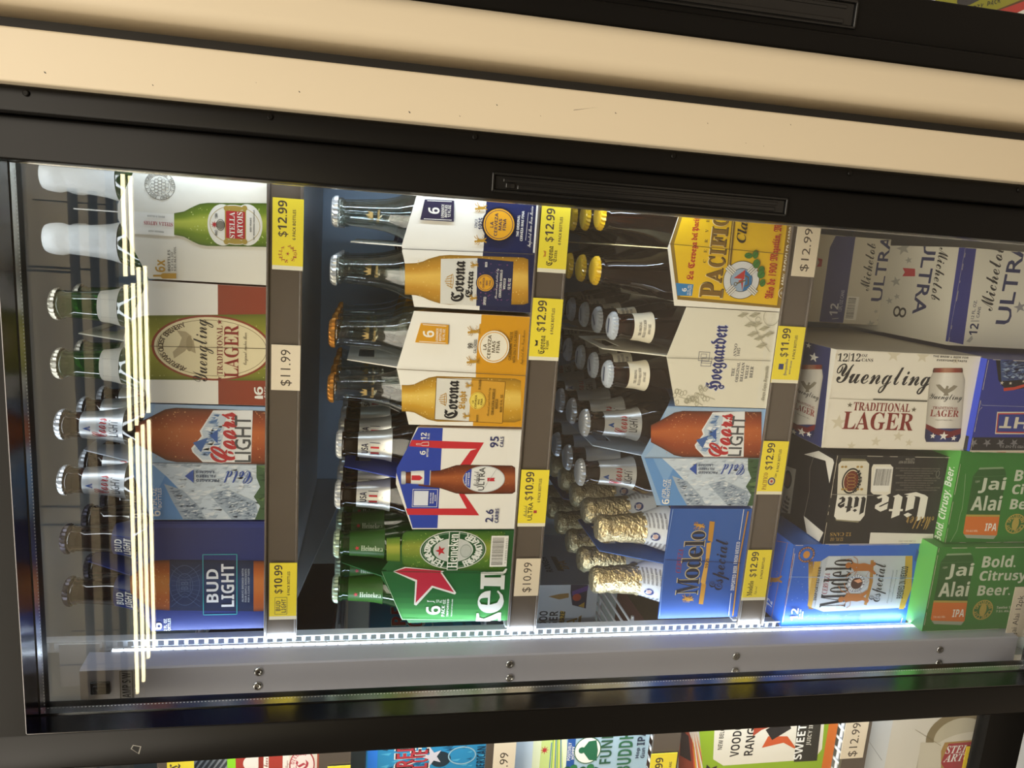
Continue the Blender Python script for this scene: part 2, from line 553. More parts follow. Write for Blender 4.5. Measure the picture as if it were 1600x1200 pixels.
# two twin-tube strip lights across the aisle; the door glass mirrors them as the bright streaks
for y0, xs, lab in ((-3.36, (.24, -.38, -1.30, -3.05), 'longer twin fluorescent strip light mirrored as pale streaks in the door glass'),
                    (-3.605, (-.29, -1.28, -2.95), 'shorter twin fluorescent strip light mirrored just below the longer streaks')):
    t = thing('strip_light', lab, 'light', (xs[0], y0, 2.66), group='fluorescent strip lights mirrored in the glass')
    b = MB(); b.bbox(xs[-1] - xs[0], 0, -.085, .085, .045, .09, .008); b.build('housing', M['dull'], t)
    for x in (xs[-1] - xs[0] + .2, -.2):
        b = MB(); b.rod((x, 0, .088), (x, 0, .492), .004, 6); b.build('hanger_rod', M['dull'], t)
    for dy in (-.065, .065):
        for a, e in zip(xs[:-1], xs[1:]):
            b = MB(); b.rod((a - xs[0] - .025, dy, 0), (e - xs[0] + .025, dy, 0), .0105, 12); b.build('lamp_tube', M['tube'], t)
        for a in xs:
            b = MB(); b.bbox(a - xs[0] - .014, a - xs[0] + .014, dy - .016, dy + .016, -.016, .047, .003); b.build('lamp_holder', M['dull'], t)
for y, lab in ((-2.62, 'dark pipe under the shop ceiling, mirrored near the top of the glass'), (-2.88, 'second dark pipe under the shop ceiling, mirrored below the first')):
    b = MB(); b.rod((.1, y, 2.68), (-3.3, y, 2.68), .022, 12)
    for x in (-.3, -1.6, -2.9): b.rod((x, y, 2.68), (x, y, 3.152), .006, 6)
    tag(b.build('ceiling_pipe', M['dull']), lab, 'pipe', 'ceiling pipes mirrored in the glass')

# ------------------------------------------------------------------ the cooler
CL = Vector((-.49, .65, 0))
cooler = thing('beverage_cooler', 'black and cream glass-door beer cooler filled with six-packs and can cartons', 'cooler', CL)


def part(b, name, mat, root=None, parent=None):
    """a part of a thing, its shape given in shop coordinates"""
    p = parent or root
    o = b.build(name, mat, p)
    base = Vector((0, 0, 0))
    q = p
    while q is not None:
        base += q.location; q = q.parent
    o.location = -base
    return o


def zc(z): return ZC + z


b = MB(); b.box(-1.12, .0865, 1.345, 1.40, .20, zc(.46))
part(b, 'back_panel', M['liner'], cooler)
for x, z in ((-.430, -.165), (-.462, -.165), (-.400, -.62), (-.20, -.165)):
    b = MB()
    b.lathe([(.0065, 0), (.0065, .002)], 16)
    b.v = [(x + p[0], 1.343 + p[2], zc(z) + p[1]) for p in b.v]
    part(b, 'panel_hole', M['dark'], cooler)
b = MB(); b.box(-1.12, .0865, .70, 1.345, zc(.42), zc(.46)); part(b, 'cabinet_top', M['topliner'], cooler)
b = MB(); b.box(-1.12, .0865, .70, 1.345, zc(-.96), zc(-.925)); part(b, 'cabinet_deck', M['white'], cooler)
b = MB(); b.box(-1.12, .0865, .66, 1.345, .06, zc(-.96)); part(b, 'cabinet_base', M['black'], cooler)
b = MB(); b.box(-1.15, -1.12, .64, 1.40, .02, zc(.62)); part(b, 'end_panel', M['cream'], cooler)
b = MB(); b.bbox(.0868, .1243, .618, 1.40, .02, zc(.66), .0022, 3); rnd = random.Random(12)
for i in range(16):
    x, z, w_ = rnd.uniform(.092, .120), zc(rnd.uniform(-.75, .25)), rnd.uniform(.0004, .0012)
    b.face([(x, .61795, z), (x + w_, .61795, z + w_ * .5), (x + w_ * 1.4, .61795, z + w_ * 1.6), (x + w_ * .3, .61795, z + w_ * 1.1)], mat=1)
b.face([(.108, .61795, zc(-.155)), (.1085, .61795, zc(-.1555)), (.1125, .61795, zc(-.176)), (.1118, .61795, zc(-.172))], mat=1)
part(b, 'side_panel', [M['cream'], M['gap']], cooler)
b = MB(); b.box(-1.12, .0665, .634, .71, zc(.347), zc(.62)); part(b, 'header', M['black'], cooler)
b = MB(); b.bbox(.0672, .0864, .630, .71, .06, zc(.62), .003, 2); fr = part(b, 'frame_post', M['black'], cooler)
for z in (.256, .084, -.077, -.25, -.42, -.60):
    b = MB(); b.lathe([(.0024, 0), (.0024, .0008), (.0016, .0014)], 12)
    b.v = [(.0815 + p[0], .630 - p[2], zc(z) + p[1]) for p in b.v]
    b.f = [f[::-1] for f in b.f]; b.c = b.c
    part(b, 'screw', M['black'], cooler, fr)
b = MB(); b.bbox(-1.12, .0665, .634, .70, .06, zc(-.850), .004, 2); part(b, 'kick_panel', M['black'], cooler)

# centre post between the two bays: face, lit chamfer, slotted upright, LED strip, switch
b = MB()
poly = [(-.5045, .755), (-.466, .755), (-.4645, .757), (-.4615, .783), (-.4635, .785), (-.51, .785)]
n0 = len(b.v)
for z in (zc(-.85), zc(.285)):
    b.v.extend((x, y, z) for x, y in poly)
n = len(poly)
b.add([n0 + i for i in range(n)][::-1]); b.add([n0 + n + i for i in range(n)])
for i in range(n):
    j = (i + 1) % n
    b.add([n0 + i, n0 + j, n0 + n + j, n0 + n + i])
mull = part(b, 'centre_post', M['post'], cooler)
b = MB(); b.box(-.463, -.4595, .785, .789, zc(-.84), zc(.262)); part(b, 'led_strip_base', M['white'], cooler, mull)
b = MB()
z = zc(-.835)
while z < zc(.255):
    b.box(-.4620, -.4598, .7838, .786, z, z + .0105); z += .0125
part(b, 'led_strip', M['led'], cooler, mull)
for X, Z in ((-.463, .105), (-.480, .106), (-.4655, -.163), (-.483, -.164), (-.4665, -.436), (-.486, -.437), (-.468, -.713), (-.487, -.715)):
    s_ = .755 / .72
    b = MB()
    b.lathe([(.0052, 0), (.0052, .0006), (.0042, .0016), (.0022, .0021), (.0020, .0012)], 16)
    b.v = [(X * 1.0 - .011 + p[0], .755 - p[2], zc(Z * 1.03) + p[1]) for p in b.v]
    b.f = [f[::-1] for f in b.f]
    part(b, 'screw', M['screw'], cooler, mull)
b = MB(); b.bbox(-.4925, -.4785, .7525, .756, zc(.256), zc(.275), .0012, 2)
b.bbox(-.4895, -.4815, .7505, .754, zc(.259), zc(.272), .001, 2); part(b, 'rocker_switch', M['blackgloss'], cooler, mull)
b = MB(); b.box(-.5005, -.4665, .7543, .755, zc(.2335), zc(.2470), H('9a9a9c'), 0)
a = Art(b, (-.5005, .7543, zc(.2335)), mat=0)
a.quad(.0006, .0334, .0006, .0129, H('2a2a2c')); a.quad(.0012, .0328, .0012, .0123, H('a3a3a6'))
a.text('AMP S/W', .017, .00675, .029, .0085, INK, 'sb')
part(b, 'switch_label', M['paper'], cooler, mull)
b = MB(); b.box(-.5095, -.4595, .7965, .7985, zc(.28), zc(.32))
z = zc(-.85)
b.box(-.4685, -.4672, .799, .8005, z, zc(.40)); b.box(-.4592, -.4580, .799, .8005, z, zc(.40))
while z < zc(.40):
    b.box(-.4672, -.4592, .799, .8005, z, z + .0042); z += .0105
b.box(-.4700, -.4685, .799, .83, zc(-.85), zc(.40))
part(b, 'slotted_upright', M['white'], cooler, mull)

# the door we look through: frame, two panes, spacers, pull
XR, XL, ZT, ZB = .0340, -.4550, zc(.287), zc(-.787)
b = MB()
b.bbox(XR, .0665, .640, .690, ZB - .06, ZT + .058, .0022, 2)
b.bbox(-.4915, XL, .640, .690, ZB - .06, ZT + .058, .0022, 2)
b.box(XL - .003, XR + .003, .6405, .6895, ZT, ZT + .0575); b.box(XL - .003, XR + .003, .6405, .6895, ZB - .0595, ZB)
door = part(b, 'door', M['black'], cooler)
b = MB(); b.box(XL, XL + .0006, .6405, .6648, ZB, ZT); b.box(XL, XR, .6405, .6648, ZT - .0006, ZT); part(b, 'glazing_bead', M['bezel'], cooler, door)
b = MB(); b.box(XL, XR, .6650, .6680, ZB, ZT, mat=0); part(b, 'outer_pane', M['door'], cooler, door)
b = MB(); b.box(XL, XR, .6785, .6812, ZB, ZT, mat=0); part(b, 'inner_pane', M['door_in'], cooler, door)
b = MB()
b.box(XL, XL + .0008, .6683, .6782, ZB, ZT); b.box(XR - .0008, XR, .6683, .6782, ZB, ZT)
b.box(XL, XR, .6683, .6782, ZT - .0008, ZT); b.box(XL, XR, .6683, .6782, ZB, ZB + .0008)
z = ZB + .004
while z < ZT - .003:
    b.box(XL + .0008, XL + .0010, .6762, .6768, z, z + .0014, mat=1); z += .0032
x = XL + .004
while x < XR - .003:
    b.box(x, x + .0014, .6762, .6768, ZT - .0010, ZT - .0008, mat=1); x += .0032
part(b, 'pane_spacer', [M['alu'], M['white']], cooler, door)


def pull(root, parent, x0, x1, z0, z1, yf):
    b = MB()
    t = .0022
    b.bbox(x0, x0 + t, yf - .003, yf + .001, z0, z1, .0008, 2); b.bbox(x1 - t, x1, yf - .003, yf + .001, z0, z1, .0008, 2)
    b.bbox(x0, x1, yf - .003, yf + .001, z1 - t, z1, .0008, 2); b.bbox(x0, x1, yf - .003, yf + .001, z0, z0 + t, .0008, 2)
    b.box(x0 + .003, x1 - .003, yf - .0006, yf, z0 + .003, z1 - .003)
    b.bbox(x0 + .0035, x0 + .0075, yf - .0022, yf, z0 + .012, z1 - .022, .0009, 2)
    b.bbox(x0 + .0040, x0 + .0085, yf - .0026, yf, z1 - .020, z1 - .012, .0009, 2)
    b.bbox(x1 - .0075, x1 - .0045, yf - .0016, yf, z0 + .010, z1 - .010, .0006, 2)
    return part(b, 'pull_handle', M['blackgloss'], root, parent)


pull(cooler, door, .0395, .0560, zc(-.368), zc(-.0945), .640)
b = MB()
a = Art(b, (-.480, .6398, zc(.193)), mat=0)
a.raw([(0, .002), (.008, 0), (.010, .007), (.006, .009)], [[0, 1, 2, 3]], H('8c8a84'))
a.raw([(.001, .0028), (.0075, .001), (.009, .0065), (.006, .0082)], [[0, 1, 2, 3]], H('141414'))
part(b, 'sticker_scrap', M['paper'], cooler, door)

# the other door, slid behind this one: only a strip of it shows past the stile
b = MB()
b.bbox(-1.118, -1.07, .693, .712, zc(-.82), zc(.345), .002, 2); b.box(-1.07, -.50, .6935, .7115, zc(.30), zc(.3445)); b.box(-1.07, -.50, .6935, .7115, zc(-.82), zc(-.765))
b.bbox(-.512, -.4915, .693, .712, zc(-.82), zc(.345), .002, 2)
door2 = part(b, 'door', M['black'], cooler)
b = MB(); b.box(-1.07, -.512, .701, .704, zc(-.765), zc(.30)); part(b, 'outer_pane', M['door'], cooler, door2)

# ------------------------------------------------------------------ the neighbouring cooler
C2 = Vector((.45, .65, 0))
cool2 = thing('beverage_cooler', 'neighbouring black and cream cooler beyond the dark gap between the cabinets', 'cooler', C2)
b = MB(); b.bbox(.1405, .1785, .619, 1.40, .02, zc(.66), .0125, 7); part(b, 'side_panel', M['cream'], cool2)
b = MB(); b.box(.1244, .1450, .668, .72, .03, zc(.65)); part(b, 'gap_shade_strip', M['gap'], cool2)  # added dark strip standing in for the shade between the cabinets
b = MB(); b.bbox(.1790, .1975, .630, .70, .06, zc(.62), .003, 2); part(b, 'frame_post', M['black'], cool2)
b = MB(); b.bbox(.1978, .2378, .638, .675, zc(-1.0), zc(.36), .0022, 2); b.box(.2373, .80, .6385, .689, zc(.30), zc(.36)); b.box(.2373, .80, .6385, .689, zc(-1.0), zc(-.94))
d2 = part(b, 'door', M['black'], cool2)
b = MB(); b.box(.2373, .80, .666, .669, zc(-.94), zc(.30)); part(b, 'outer_pane', M['door'], cool2, d2)
pull(cool2, d2, .2035, .2270, zc(-.408), zc(-.13), .638)
b = MB(); b.box(.80, .84, .64, 1.40, .06, zc(.62)); part(b, 'end_panel', M['cream'], cool2)
b = MB(); b.box(.1785, .80, 1.345, 1.40, .06, zc(.62)); part(b, 'back_panel', M['white'], cool2)
b = MB(); b.box(.1785, .80, .70, 1.345, zc(-.96), zc(-.925)); part(b, 'cabinet_deck', M['white'], cool2)
b = MB(); b.box(.1785, .80, .64, 1.345, .06, zc(-1.0)); part(b, 'cabinet_base', M['black'], cool2)
b = MB(); b.box(.1785, .80, .634, 1.345, zc(.42), zc(.62)); part(b, 'header', M['black'], cool2)

# ------------------------------------------------------------------ shelves
S1, S2, S3, DECK = zc(.104), zc(-.173), zc(-.470), zc(-.925)
for zs, lab in ((S1, 'top white shelf with brown price channel, under the white six-pack with the green bottle'),
                (S2, 'middle white shelf with brown price channel, under the two beer cartons picturing golden bottles'),
                (S3, 'lowest white shelf with brown price channel, above the can cartons')):
    sh = thing('cooler_shelf', lab, 'shelf', (-.18, .78, zs), group='shelves of the main bay')
    b = MB(); b.box(-.452, .084, .7950, 1.325, zs - .014, zs - .0002); part(b, 'shelf_plate', M['white'], sh)
    for x in (-.4575, .0845):
        b = MB(); b.prism_x([(.803, zs - .014), (1.344, zs - .07), (1.344, zs + .004), (.803, zs + .004)], x, x + .002) if x < 0 else b.prism_x([(.803, zs - .014), (1.344, zs - .07), (1.344, zs + .004), (.803, zs + .004)], x - .0005, x + .0015)
        part(b, 'shelf_bracket', M['white'], sh)
    b = MB()
    b.box(-.4575, .0835, .7925, .7945, zs - .0295, zs + .0036)
    b.bbox(-.4575, .0835, .7890, .7930, zs - .0315, zs - .0285, .0008, 2); b.bbox(-.4575, .0835, .7900, .7930, zs + .0014, zs + .0042, .0008, 2)
    part(b, 'price_channel', M['rail'], sh)
LS = [zc(.212), zc(.038), zc(-.157), zc(-.370), zc(-.641)]
for i, zs in enumerate(LS):
    sh = thing('wire_shelf', ('topmost white wire shelf of the side bay, above the red and white carton', 'white wire shelf of the side bay under the red and white carton', 'white wire shelf of the side bay under the blue can carton', 'white wire shelf of the side bay under the pale green and blue carton', 'lowest white wire shelf of the side bay, under the lime green carton')[i],
               'shelf', (-.8, .80, zs), group='wire shelves of the side bay')
    b = MB()
    x = -1.08
    while x < -.512:
        b.rod((x, .79, zs - .004), (x, 1.32, zs - .004), .0019, 6); x += .0165
    for y in (.80, .92, 1.06, 1.20, 1.31):
        b.rod((-1.09, y, zs - .008), (-.512, y, zs - .008), .0026, 6)
    part(b, 'wire_grid', M['white'], sh)
    b = MB(); b.box(-1.09, -.515, .774, .778, zs - .030, zs + .006); part(b, 'price_channel', M['rail'], sh)

# ------------------------------------------------------------------ six-pack carriers
def carrier(name, label, x0, x1, zb, hc, hp, art, base, side, handle, flat=.0, hz=.200, Y=.80, depth=.188, rz=0.0, group=None, grip=True):
    w = x1 - x0
    t = thing(name, label, 'beer carton', ((x0 + x1) / 2, Y, zb), rz, group)
    W = Matrix.Translation(t.location) @ Matrix.Rotation(rz, 4, 'Z')
    h = w / 2
    th = .0008
    b = MB()
    dip = hc * .80
    for sx in (-1, 1):
        xa, xb = (-h, -h + th) if sx < 0 else (h - th, h)
        b.prism_x([(th, 0), (depth - th, 0), (depth - th, hc), (depth * .72, dip), (depth * .28, dip), (th, hc)], xa, xb, side)
    b.prism_y([(-h, 0), (h, 0), (h, hc), (flat / 2, hp), (-flat / 2, hp), (-h, hc)] if flat else [(-h, 0), (h, 0), (h, hc), (0, hp), (-h, hc)], depth - th, depth, side)
    b.box(-h + th, h - th, th, depth - th, 0, th, side)
    b.build('carrier_body', M['card'], t)
    b = MB()
    out = [(-h, 0), (h, 0), (h, hc), (flat / 2, hp), (-flat / 2, hp), (-h, hc)] if flat else [(-h, 0), (h, 0), (h, hc), (0, hp), (-h, hc)]
    b.prism_y(out, 0, th, base)
    a = Art(b, (-h, 0, 0), (1, 0, 0), (0, 0, 1), W)
    a.w, a.hc, a.hp = w, hc, hp
    a.clip = (w, hp)
    if art: art(a)
    b.build('printed_front', M['card'], t)
    b = MB()
    y0, y1, m = .0015, depth - .0015, depth / 2
    zt = hz
    hole = [(m - .030, zt - .030), (m + .030, zt - .030), (m + .030, zt - .012), (m - .030, zt - .012)]
    if grip:
        top = [(y0, hp - .004), (m - .052, zt), (m, zt)]
        b.prism_x([(m, th), (y0, th)] + top + [(m, zt - .012), (m - .030, zt - .012), (m - .030, zt - .030), (m, zt - .030)], -.0006, .0006, handle)
        b.prism_x([(m, th), (m, zt - .030), (m + .030, zt - .030), (m + .030, zt - .012), (m, zt - .012), (m, zt), (m + .052, zt), (y1, hp - .004), (y1, th)], -.0006, .0006, handle)
    b.build('carry_handle', M['card'], t)
    return t


def dup(root, loc, label=None, group=None):
    r = root.copy(); C.objects.link(r); r.location = loc
    if label: r['label'] = label
    if group: r['group'] = group
    for ch in list(root.children):
        c = ch.copy(); C.objects.link(c); c.parent = r
        for g in list(ch.children):
            d = g.copy(); C.objects.link(d); d.parent = c
    return r


def seam(a, col, x0, y0, x1, y1): a.L([(x0, y0), (x1, y1)], .0007, col)


def art_star_white(a):          # white carton, green bottle, red cartouche
    a.z(0, 230, 3.3333)
    g = H('8f8b80')
    a.EO(833, 200, 80, 76, g, .0007); a.EO(833, 200, 58, 55, g, .0005)
    for i in range(-2, 3):
        for j in range(-2, 3):
            if i * i + j * j < 6: a.EO(833 + 19 * i, 200 + 17 * j + (9 if i % 2 else 0), 11, 11, g, .0004, 12)
    a.ARC('HOMEWARD HOPS AND MALT', 833, 200, 69, 66, 0, 350, .0034, g)
    a.R(690, 912, 458, 342, H('f3f1ea'))
    a.BOT(400, [(908, 56), (930, 60), (960, 66), (1000, 88), (1040, 106), (1080, 112), (1414, 114)], H('3f5a12'), H('6f8a1e'), H('b5bf4a'), .012)
    a.SPK(90, 980, 1400, 505, 305, .0007, H('cdd78a'), 4)
    a.E(1225, 405, 136, 104, H('e9e7df')); a.E(1160, 405, 78, 108, H('e9e7df')); a.E(1290, 405, 78, 108, H('e9e7df'))
    a.EO(1225, 405, 132, 100, H('b7a56a'), .0006)
    a.R(1172, 1282, 482, 328, H('a9903f')); a.R(1178, 1277, 476, 334, H('b3202c'))
    for y in (318, 492): a.E(1225, y, 42, 12, H('a9903f')); a.E(1180, y, 14, 14, H('a9903f')); a.E(1275, y, 14, 14, H('a9903f'))
    a.T('STELLA', 1196, 1224, 474, 338, WHITE, 'serif'); a.T('ARTOIS', 1236, 1266, 474, 338, WHITE, 'serif')
    a.STAR(1118, 402, 20, H('b3202c'), 8, .35)
    a.E(1150, 405, 18, 22, H('77746a')); a.EO(1150, 405, 22, 30, H('3a3a3a'), .0006)
    a.T('1366', 1120, 1134, 372, 345, INK); a.T('ANNO', 1120, 1134, 460, 432, INK)
    a.T('600 YEARS', 1302, 1311, 442, 368, H('3a3a3a')); a.T('OF BREWING HERITAGE', 1320, 1327, 482, 328, H('3a3a3a'))
    a.T('STELLA ARTOIS', 752, 902, 408, 388, H('a32230'), 'serif', 90)
    a.T('BREWED IN BELGIUM', 770, 860, 366, 356, g, 'sb', 90); a.T('PREMIUM LAGER', 775, 855, 444, 434, g, 'sb', 90)
    a.T('6x', 810, 862, 650, 585, GOLD); a.T('BOTTLES', 875, 889, 645, 535, H('4c473c')); a.T('11.2 FL.OZ', 894, 904, 645, 545, H('4c473c'))
    a.T('5.0% ALC./VOL', 908, 919, 645, 518, H('4c473c'))
    a.P([(800, 674), (800, 664), (838, 664), (850, 656), (920, 656), (920, 684), (850, 684), (838, 674)], GOLD)
    a.T('Brewed at the', 1388, 1408, 290, 205, g, 'script')


def art_eagle_oval(a):          # white and rust carton with a cream oval label
    a.z(0, 0, 1)
    rust = H('8e3a24')
    a.R(341, 426, 640, 446, rust)
    a.BOT(543, [(196, 36), (214, 47), (228, 50), (427, 52)], H('5c6414'), H('8a8a2a'), H('a8a53c'))
    a.SPK(120, 232, 424, 590, 497, .0006, H('c9c986'), 8)
    a.E(332, 544, 94, 51, rust, 48); a.E(332, 544, 90, 48, H('e9dcb4'), 48)
    a.EO(332, 544, 86, 44, H('8c7a55'), .0006, 48)
    a.ARC("AMERICA'S OLDEST BREWERY", 332, 544, 80, 41, -58, 58, .0050, H('5b4a38'))
    for pts in (((272, 560), (290, 548), (296, 532), (286, 522), (280, 540), (270, 550)), ((286, 530), (276, 516), (290, 518), (300, 526)), ((290, 545), (306, 552), (302, 530))):
        a.P(pts, H('b5a582'))
    a.E(296, 537, 5, 12, H('a39470'))
    a.T('Yuengling', 301, 334, 597, 499, H('2b2320'), 'script')
    a.T('TRADITIONAL', 339, 348, 586, 509, H('7d2a24'), 'serif'); a.STAR(343, 592, 4.5, H('7d2a24')); a.STAR(343, 503, 4.5, H('7d2a24'))
    a.T('LAGER', 350, 373, 590, 508, H('8c2520'), 'serif')
    a.T('Original Amber Beer', 380, 388, 570, 520, H('6b5a44'), 'script')
    a.T('6', 397, 411, 617, 604, WHITE); a.T('PACK', 413, 418, 621, 604, WHITE); a.T('12 FL.OZ', 420, 423, 621, 604, WHITE)
    a.P([(398, 622), (398, 619), (404, 618), (411, 618), (411, 623), (404, 623)], WHITE)
    seam(a, H('6a5a40'), 200, 540, 427, 545)


def art_mountain(a, zx, zy, s, top=0):   # blue carton: brown bottle beside snowy peaks (drawn in the frame of the lower copy)
    a.z(zx, zy, s)
    sky, pale = H('5f93cf'), H('c9d6e4')
    # frame: x 565..1110 runs down the panel, y 110 (near end) .. 578 (light-strip end)
    pk, hc = 560, 645
    a.P([(pk, 345), (600, 300), (650, 170), (665, 112), (1112, 118), (1095, 345)], H('9fb9d6'))
    a.P([(pk, 345), (640, 575), (820, 577), (800, 345)], sky)
    a.P([(600, 345), (660, 470), (720, 345)], H('7ca7d8'))
    a.ROCK([(640, 345), (700, 400), (790, 500), (830, 577), (1080, 577), (1098, 345)], [pale, H('b4c1d1'), H('a3b2c6'), H('dfe6ee'), H('bcc8d6')], 90, 5, .0045)
    a.ROCK([(690, 430), (760, 455), (820, 520), (850, 577), (760, 575), (720, 500)], [H('a3b2c4'), H('74859b'), H('dbe2ea'), H('65768e'), H('8d9db1')], 70, 6, .003)
    a.ROCK([(860, 470), (930, 450), (1040, 500), (1060, 577), (950, 577)], [H('a0afc1'), H('76869b'), H('dde4ec'), H('66768d'), H('8a9aae')], 80, 7, .003)
    a.ROCK([(1045, 345), (1098, 345), (1085, 577), (1040, 577), (1060, 520), (1035, 480), (1060, 440), (1045, 400)], [H('3c5a3a'), H('274528'), H('5d7a4a')], 60, 8, .006)
    a.BOT(232, [(590, 40), (640, 66), (700, 100), (740, 108), (1108, 108)], H('4a1c0c'), H('96431f'), H('b8602e'), .012)
    a.SPK(150, 660, 1100, 330, 132, .0008, H('c98a5c'), 9)
    a.P([(838, 340), (800, 300), (795, 285), (835, 235), (828, 215), (880, 132), (1030, 128), (1024, 340)], H('e6e8ea'))
    a.ROCK([(838, 330), (806, 300), (803, 287), (842, 238), (836, 215), (878, 140), (930, 150), (900, 330)], [H('c3d0de'), H('5278ad'), H('88a2c6'), H('eef2f6')], 60, 10, .0045)
    a.P([(802, 262), (860, 240), (832, 300)], H('3a62a5'))
    a.P([(866, 232), (896, 208), (896, 264)], H('2f5aa5'))
    a.T('Coors', 864, 974, 343, 135, H('e8e4e2'), 'script+'); a.T('Coors', 867, 971, 341, 137, H('b5222c'), 'script+')
    a.T('LIGHT', 960, 1024, 338, 150, H('4a4d52'), 'bold')
    a.T('6', 641, 676, 562, 538, WHITE); a.L([(645, 532), (676, 532)], .0007, WHITE)
    a.T('12FL.OZ', 644, 663, 526, 446, WHITE, 'bold'); a.T('BOTTLES', 667, 681, 526, 446, WHITE, 'bold')
    a.P([(770, 397), (803, 370), (803, 424)], H('2a50a8'))
    a.T('LAGERED', 812, 880, 385, 374, H('3b4a66'), 'sb', 90); a.T('FILTERED', 812, 886, 402, 391, H('3b4a66'), 'sb', 90); a.T('PACKAGED', 812, 900, 420, 408, H('3b4a66'), 'sb', 90)
    a.T('Cold', 918, 1028, 426, 374, H('24469c'), 'script', 90)
    seam(a, H('6b7480'), pk, 345, 1098, 348)


def art_mountain_high(a):
    # the same print on the top-shelf copy: map its own frame onto the lower copy's drawing units
    low = (820, 600, 3.0)

    def loc(x, y):
        u = (578 - y) / (578 - 114) * a.w
        v = (1098 - x) / (1098 - 560) * a.hp
        return (u, v)
    a.loc = loc
    art_mountain(a, *low)


def art_blue_light(a):          # navy carton with a dark label and pale block letters
    a.z(0, 790, 2.927)
    a.P([(590, 400), (590, 340), (700, 78), (1228, 80), (1222, 602), (694, 600)], H('1b2a6b'))
    a.BOT(362, [(590, 40), (610, 48), (660, 88), (700, 112), (778, 116)], H('5e2a10'), H('b35c24'), H('d0803c'), .010)
    a.SPK(70, 600, 776, 460, 260, .0007, H('d79a62'), 3)
    a.BOT(363, [(776, 116), (1160, 116)], H('101a38'), H('1c2b52'), H('2c3f6c'), .010)
    ln = H('4f6187')
    a.EO(845, 365, 38, 55, ln, .0006); a.EO(845, 365, 70, 92, ln, .0005); a.RO(818, 872, 392, 338, ln, .0007)
    for q in range(-4, 5): a.L([(785, 365 + q * 24), (845, 365 + q * 11), (915, 365 + q * 24)], .0004, ln)
    a.T('B', 828, 862, 384, 368, ln); a.T('B', 828, 862, 362, 346, ln)
    a.BOT(367, [(1160, 116), (1228, 114)], H('5e2a10'), H('b35c24'), H('c8763a'), 0)
    a.RO(928, 1086, 500, 222, H('3aa0a8'), .0009)
    a.T('BUD', 945, 1000, 442, 290, H('e6e8ee'), 'sb'); a.T('LIGHT', 1012, 1072, 462, 266, H('e6e8ee'), 'sb')
    for i, tx in enumerate(('ALWAYS BREWED WITH', 'FOUR SIMPLE INGREDIENTS', 'FOR A CLEAN, CRISP TASTE')):
        a.T(tx, 1106 + i * 14, 1115 + i * 14, 440, 288, H('aeb7c8'))
    a.T('6', 700, 742, 566, 534, WHITE); a.T('12 FL. OZ.', 750, 764, 580, 514, WHITE); a.T('BOTTLES', 768, 782, 580, 514, WHITE)
    a.R(694, 1226, 100, 80, H('1d2f78'))


def _griffin(a, x, y, s, col, flip=1):
    m = lambda dx, dy: (x + dx * s, y + dy * s * flip)
    a.P([m(-13, 2), m(-10, 8), m(-2, 6), (m(6, 7)), m(14, 5), m(21, 9), m(23, 5), m(15, 0), m(20, -4), m(23, -8), m(20, -9), m(12, -4), m(2, -4), m(-8, -4)], col)
    a.E(*m(-16, 4), 4.2 * s, 4.2 * s, col, 10)
    a.L([m(-8, 6), m(-13, 13), m(-19, 12)], .0005 + .0003 * s / 4, col); a.L([m(-3, 6), m(-4, 13), m(-9, 16)], .0005 + .0003 * s / 4, col)
    a.L([m(-6, -4), m(-16, -8), m(-20, -15)], .0006 + .0003 * s / 4, col); a.L([m(-4, -4), m(-10, -12), m(-12, -19)], .0006 + .0003 * s / 4, col)
    a.L([m(14, -3), m(8, -11), m(14, -16), m(9, -20)], .0005, col)


def _crown(a, x, y, rx, ry, col):
    a.EO(x + rx * .55, y, rx * .35, ry, col, .0007, 20)
    for q in (-1, -.5, 0, .5, 1):
        a.L([(x + rx * .6, y + ry * q * .9), (x - rx * (1 - abs(q) * .45), y + ry * q * .55)], .0008, col)
        a.E(x - rx * (1.02 - abs(q) * .45), y + ry * q * .55, rx * .12, rx * .12, col, 8)


